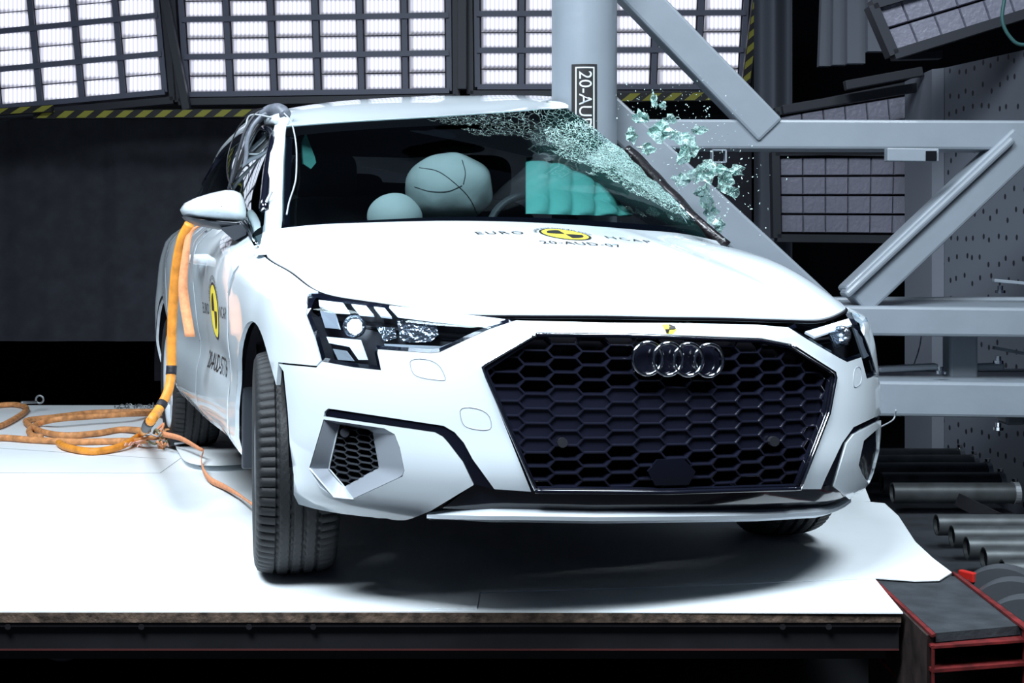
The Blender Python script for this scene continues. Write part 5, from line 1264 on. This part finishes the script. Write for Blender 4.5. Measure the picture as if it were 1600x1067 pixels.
cab('wire', [PX(1573,-20,6), PX(1566,30,6), PX(1580,60,6), PX(1600,70,6), PX(1640,60,6)], .008, mat('green_wire', (.03,.10,.10), .5), 'dark green wire hanging in front of the tilted unlit bank', 'wire')
cab('wire', [PX(1440,522,6), PX(1436,545,6), PX(1426,575,6)], .003, WIREW, 'thin pale wire hanging between the two lower beams', 'wire')
cab('wire', [PX(1400,640,5.3), PX(1396,655,5.3), PX(1380,665,5.0), PX(1372,668,4.6)], .003, WIREW, 'thin pale wire drooping under the lowest beam to the car', 'wire')
# ---- flying glass
def shard_mesh(k):
    rnd = random.Random(k); n = rnd.choice([3, 4, 5]); P = [Vector((math.cos(a)*rnd.uniform(.6, 1.2), 0, math.sin(a)*rnd.uniform(.5, 1.2))) for a in sorted(rnd.uniform(0, 2*PI) for _ in range(n))]
    mb = MB(); mb.prism(P, Vector((0, .35, 0))); o = mb.build('glass_fragment', SHARDW); return o
SHARDW = mat('glass_crumb', (.62, .82, .80), .15, coat=.5)
protos = [shard_mesh(k) for k in range(8)]; cnt = 0
rnd = random.Random(3)
LBS = 'small pale green glass crumb flying between the windscreen and the steel beams'
def fly(px, py, d, s):
    global cnt
    p = protos[cnt % 8]; o = p if cnt < 8 else p.copy()
    if cnt >= 8: COL.objects.link(o)
    o.location = PX(px, py, d); o.scale = (s, s, s); o.rotation_euler = (rnd.uniform(0, 6), rnd.uniform(0, 6), rnd.uniform(0, 6)); tag(o, LBS, 'glass fragment', 'glass crumbs in the air'); cnt += 1
for _ in range(95): fly(rnd.uniform(962, 1115), 185-abs(rnd.gauss(0, 32)), rnd.uniform(4.9, 5.4), rnd.uniform(.0014, .0042))
for _ in range(120): fly(rnd.gauss(1075, 55), rnd.gauss(235, 38), rnd.uniform(4.7, 5.2), rnd.uniform(.0014, .0045))
for _ in range(80):
    x = rnd.gauss(1140, 26); fly(x, rnd.gauss(295, 30), rnd.uniform(4.7, 5.1), rnd.uniform(.0015, .0055))
# larger crazed pieces
def flake(pts, d, label, seed):
    rn = random.Random(seed); P = [PX(x, y, d+rn.uniform(-.012, .012)) for x, y in pts]; c = sum(P, Vector())/len(P); n = len(P)
    mb = MB(); R1 = [c+(p-c)*.55+Vector((rn.gauss(0,.005), rn.gauss(0,.010), rn.gauss(0,.005))) for p in P]
    mb.add(P+R1+[c+Vector((0, rn.gauss(0,.01), 0))], [(i, (i+1) % n, n+(i+1) % n, n+i) for i in range(n)]+[(n+i, n+(i+1) % n, 2*n) for i in range(n)])
    o = mb.build('glass_flake', SHARD); o.modifiers.new('t', 'SOLIDIFY').thickness = .0012; return tag(o, label, 'glass flake', 'larger glass flakes in the air')
def blob(cx, cy, rx, ry, seed, n=13):
    rn = random.Random(seed); return [(cx+rx*rn.uniform(.45, 1.35)*math.cos(2*PI*i/n), cy+ry*rn.uniform(.45, 1.35)*math.sin(2*PI*i/n)) for i in range(n)]
FL = [((1000,182,14,11),'ragged green glass flake just right of the pole under the beam edge'),((1032,205,20,18),'pale glass flake in front of the cross beam, between pole and square tube'),((1062,214,22,14),'wide glass flake in front of the cross beam near its lower edge'),
 ((1068,245,18,16),'green glass flake hanging below the cross beam, left of the square tube'),((1080,232,16,20),'steep glass flake overlapping the lower edge of the cross beam'),((1098,272,20,18),'largest green glass flake left of the square tube end'),
 ((1118,262,20,14),'glass flake just below the square tube end'),((1132,282,18,18),'green glass flake on the right side of the cloud'),((1148,268,15,10),'small glass flake right of the square tube end'),
 ((1102,305,16,20),'glass flake low in the cloud above the diagonal brace'),((1110,330,12,18),'narrow glass flake in front of the lower diagonal brace'),((1145,300,14,10),'rightmost low glass flake of the cloud'),((1022,158,5,14),'upright splinter of glass above the cross beam'),((1036,165,6,6),'tiny triangular flake above the cross beam'),
 ((985,212,12,14),'pale flake closest to the pole, in front of the cross beam end'),((1010,232,13,10),'flake between the pole and the dark bent pillar trim'),((1048,186,12,8),'flake touching the upper edge of the cross beam'),
 ((1092,204,12,9),'flake in front of the middle of the cross beam height, above the square tube'),((1062,282,14,14),'flake beside the dark bent pillar trim, halfway down it'),((1124,352,9,12),'lowest flake of the cloud, close to the bonnet edge')]
for k_, (a_, lb) in enumerate(FL): flake(blob(*a_, k_+5), 4.85+.03*k_, lb, k_)
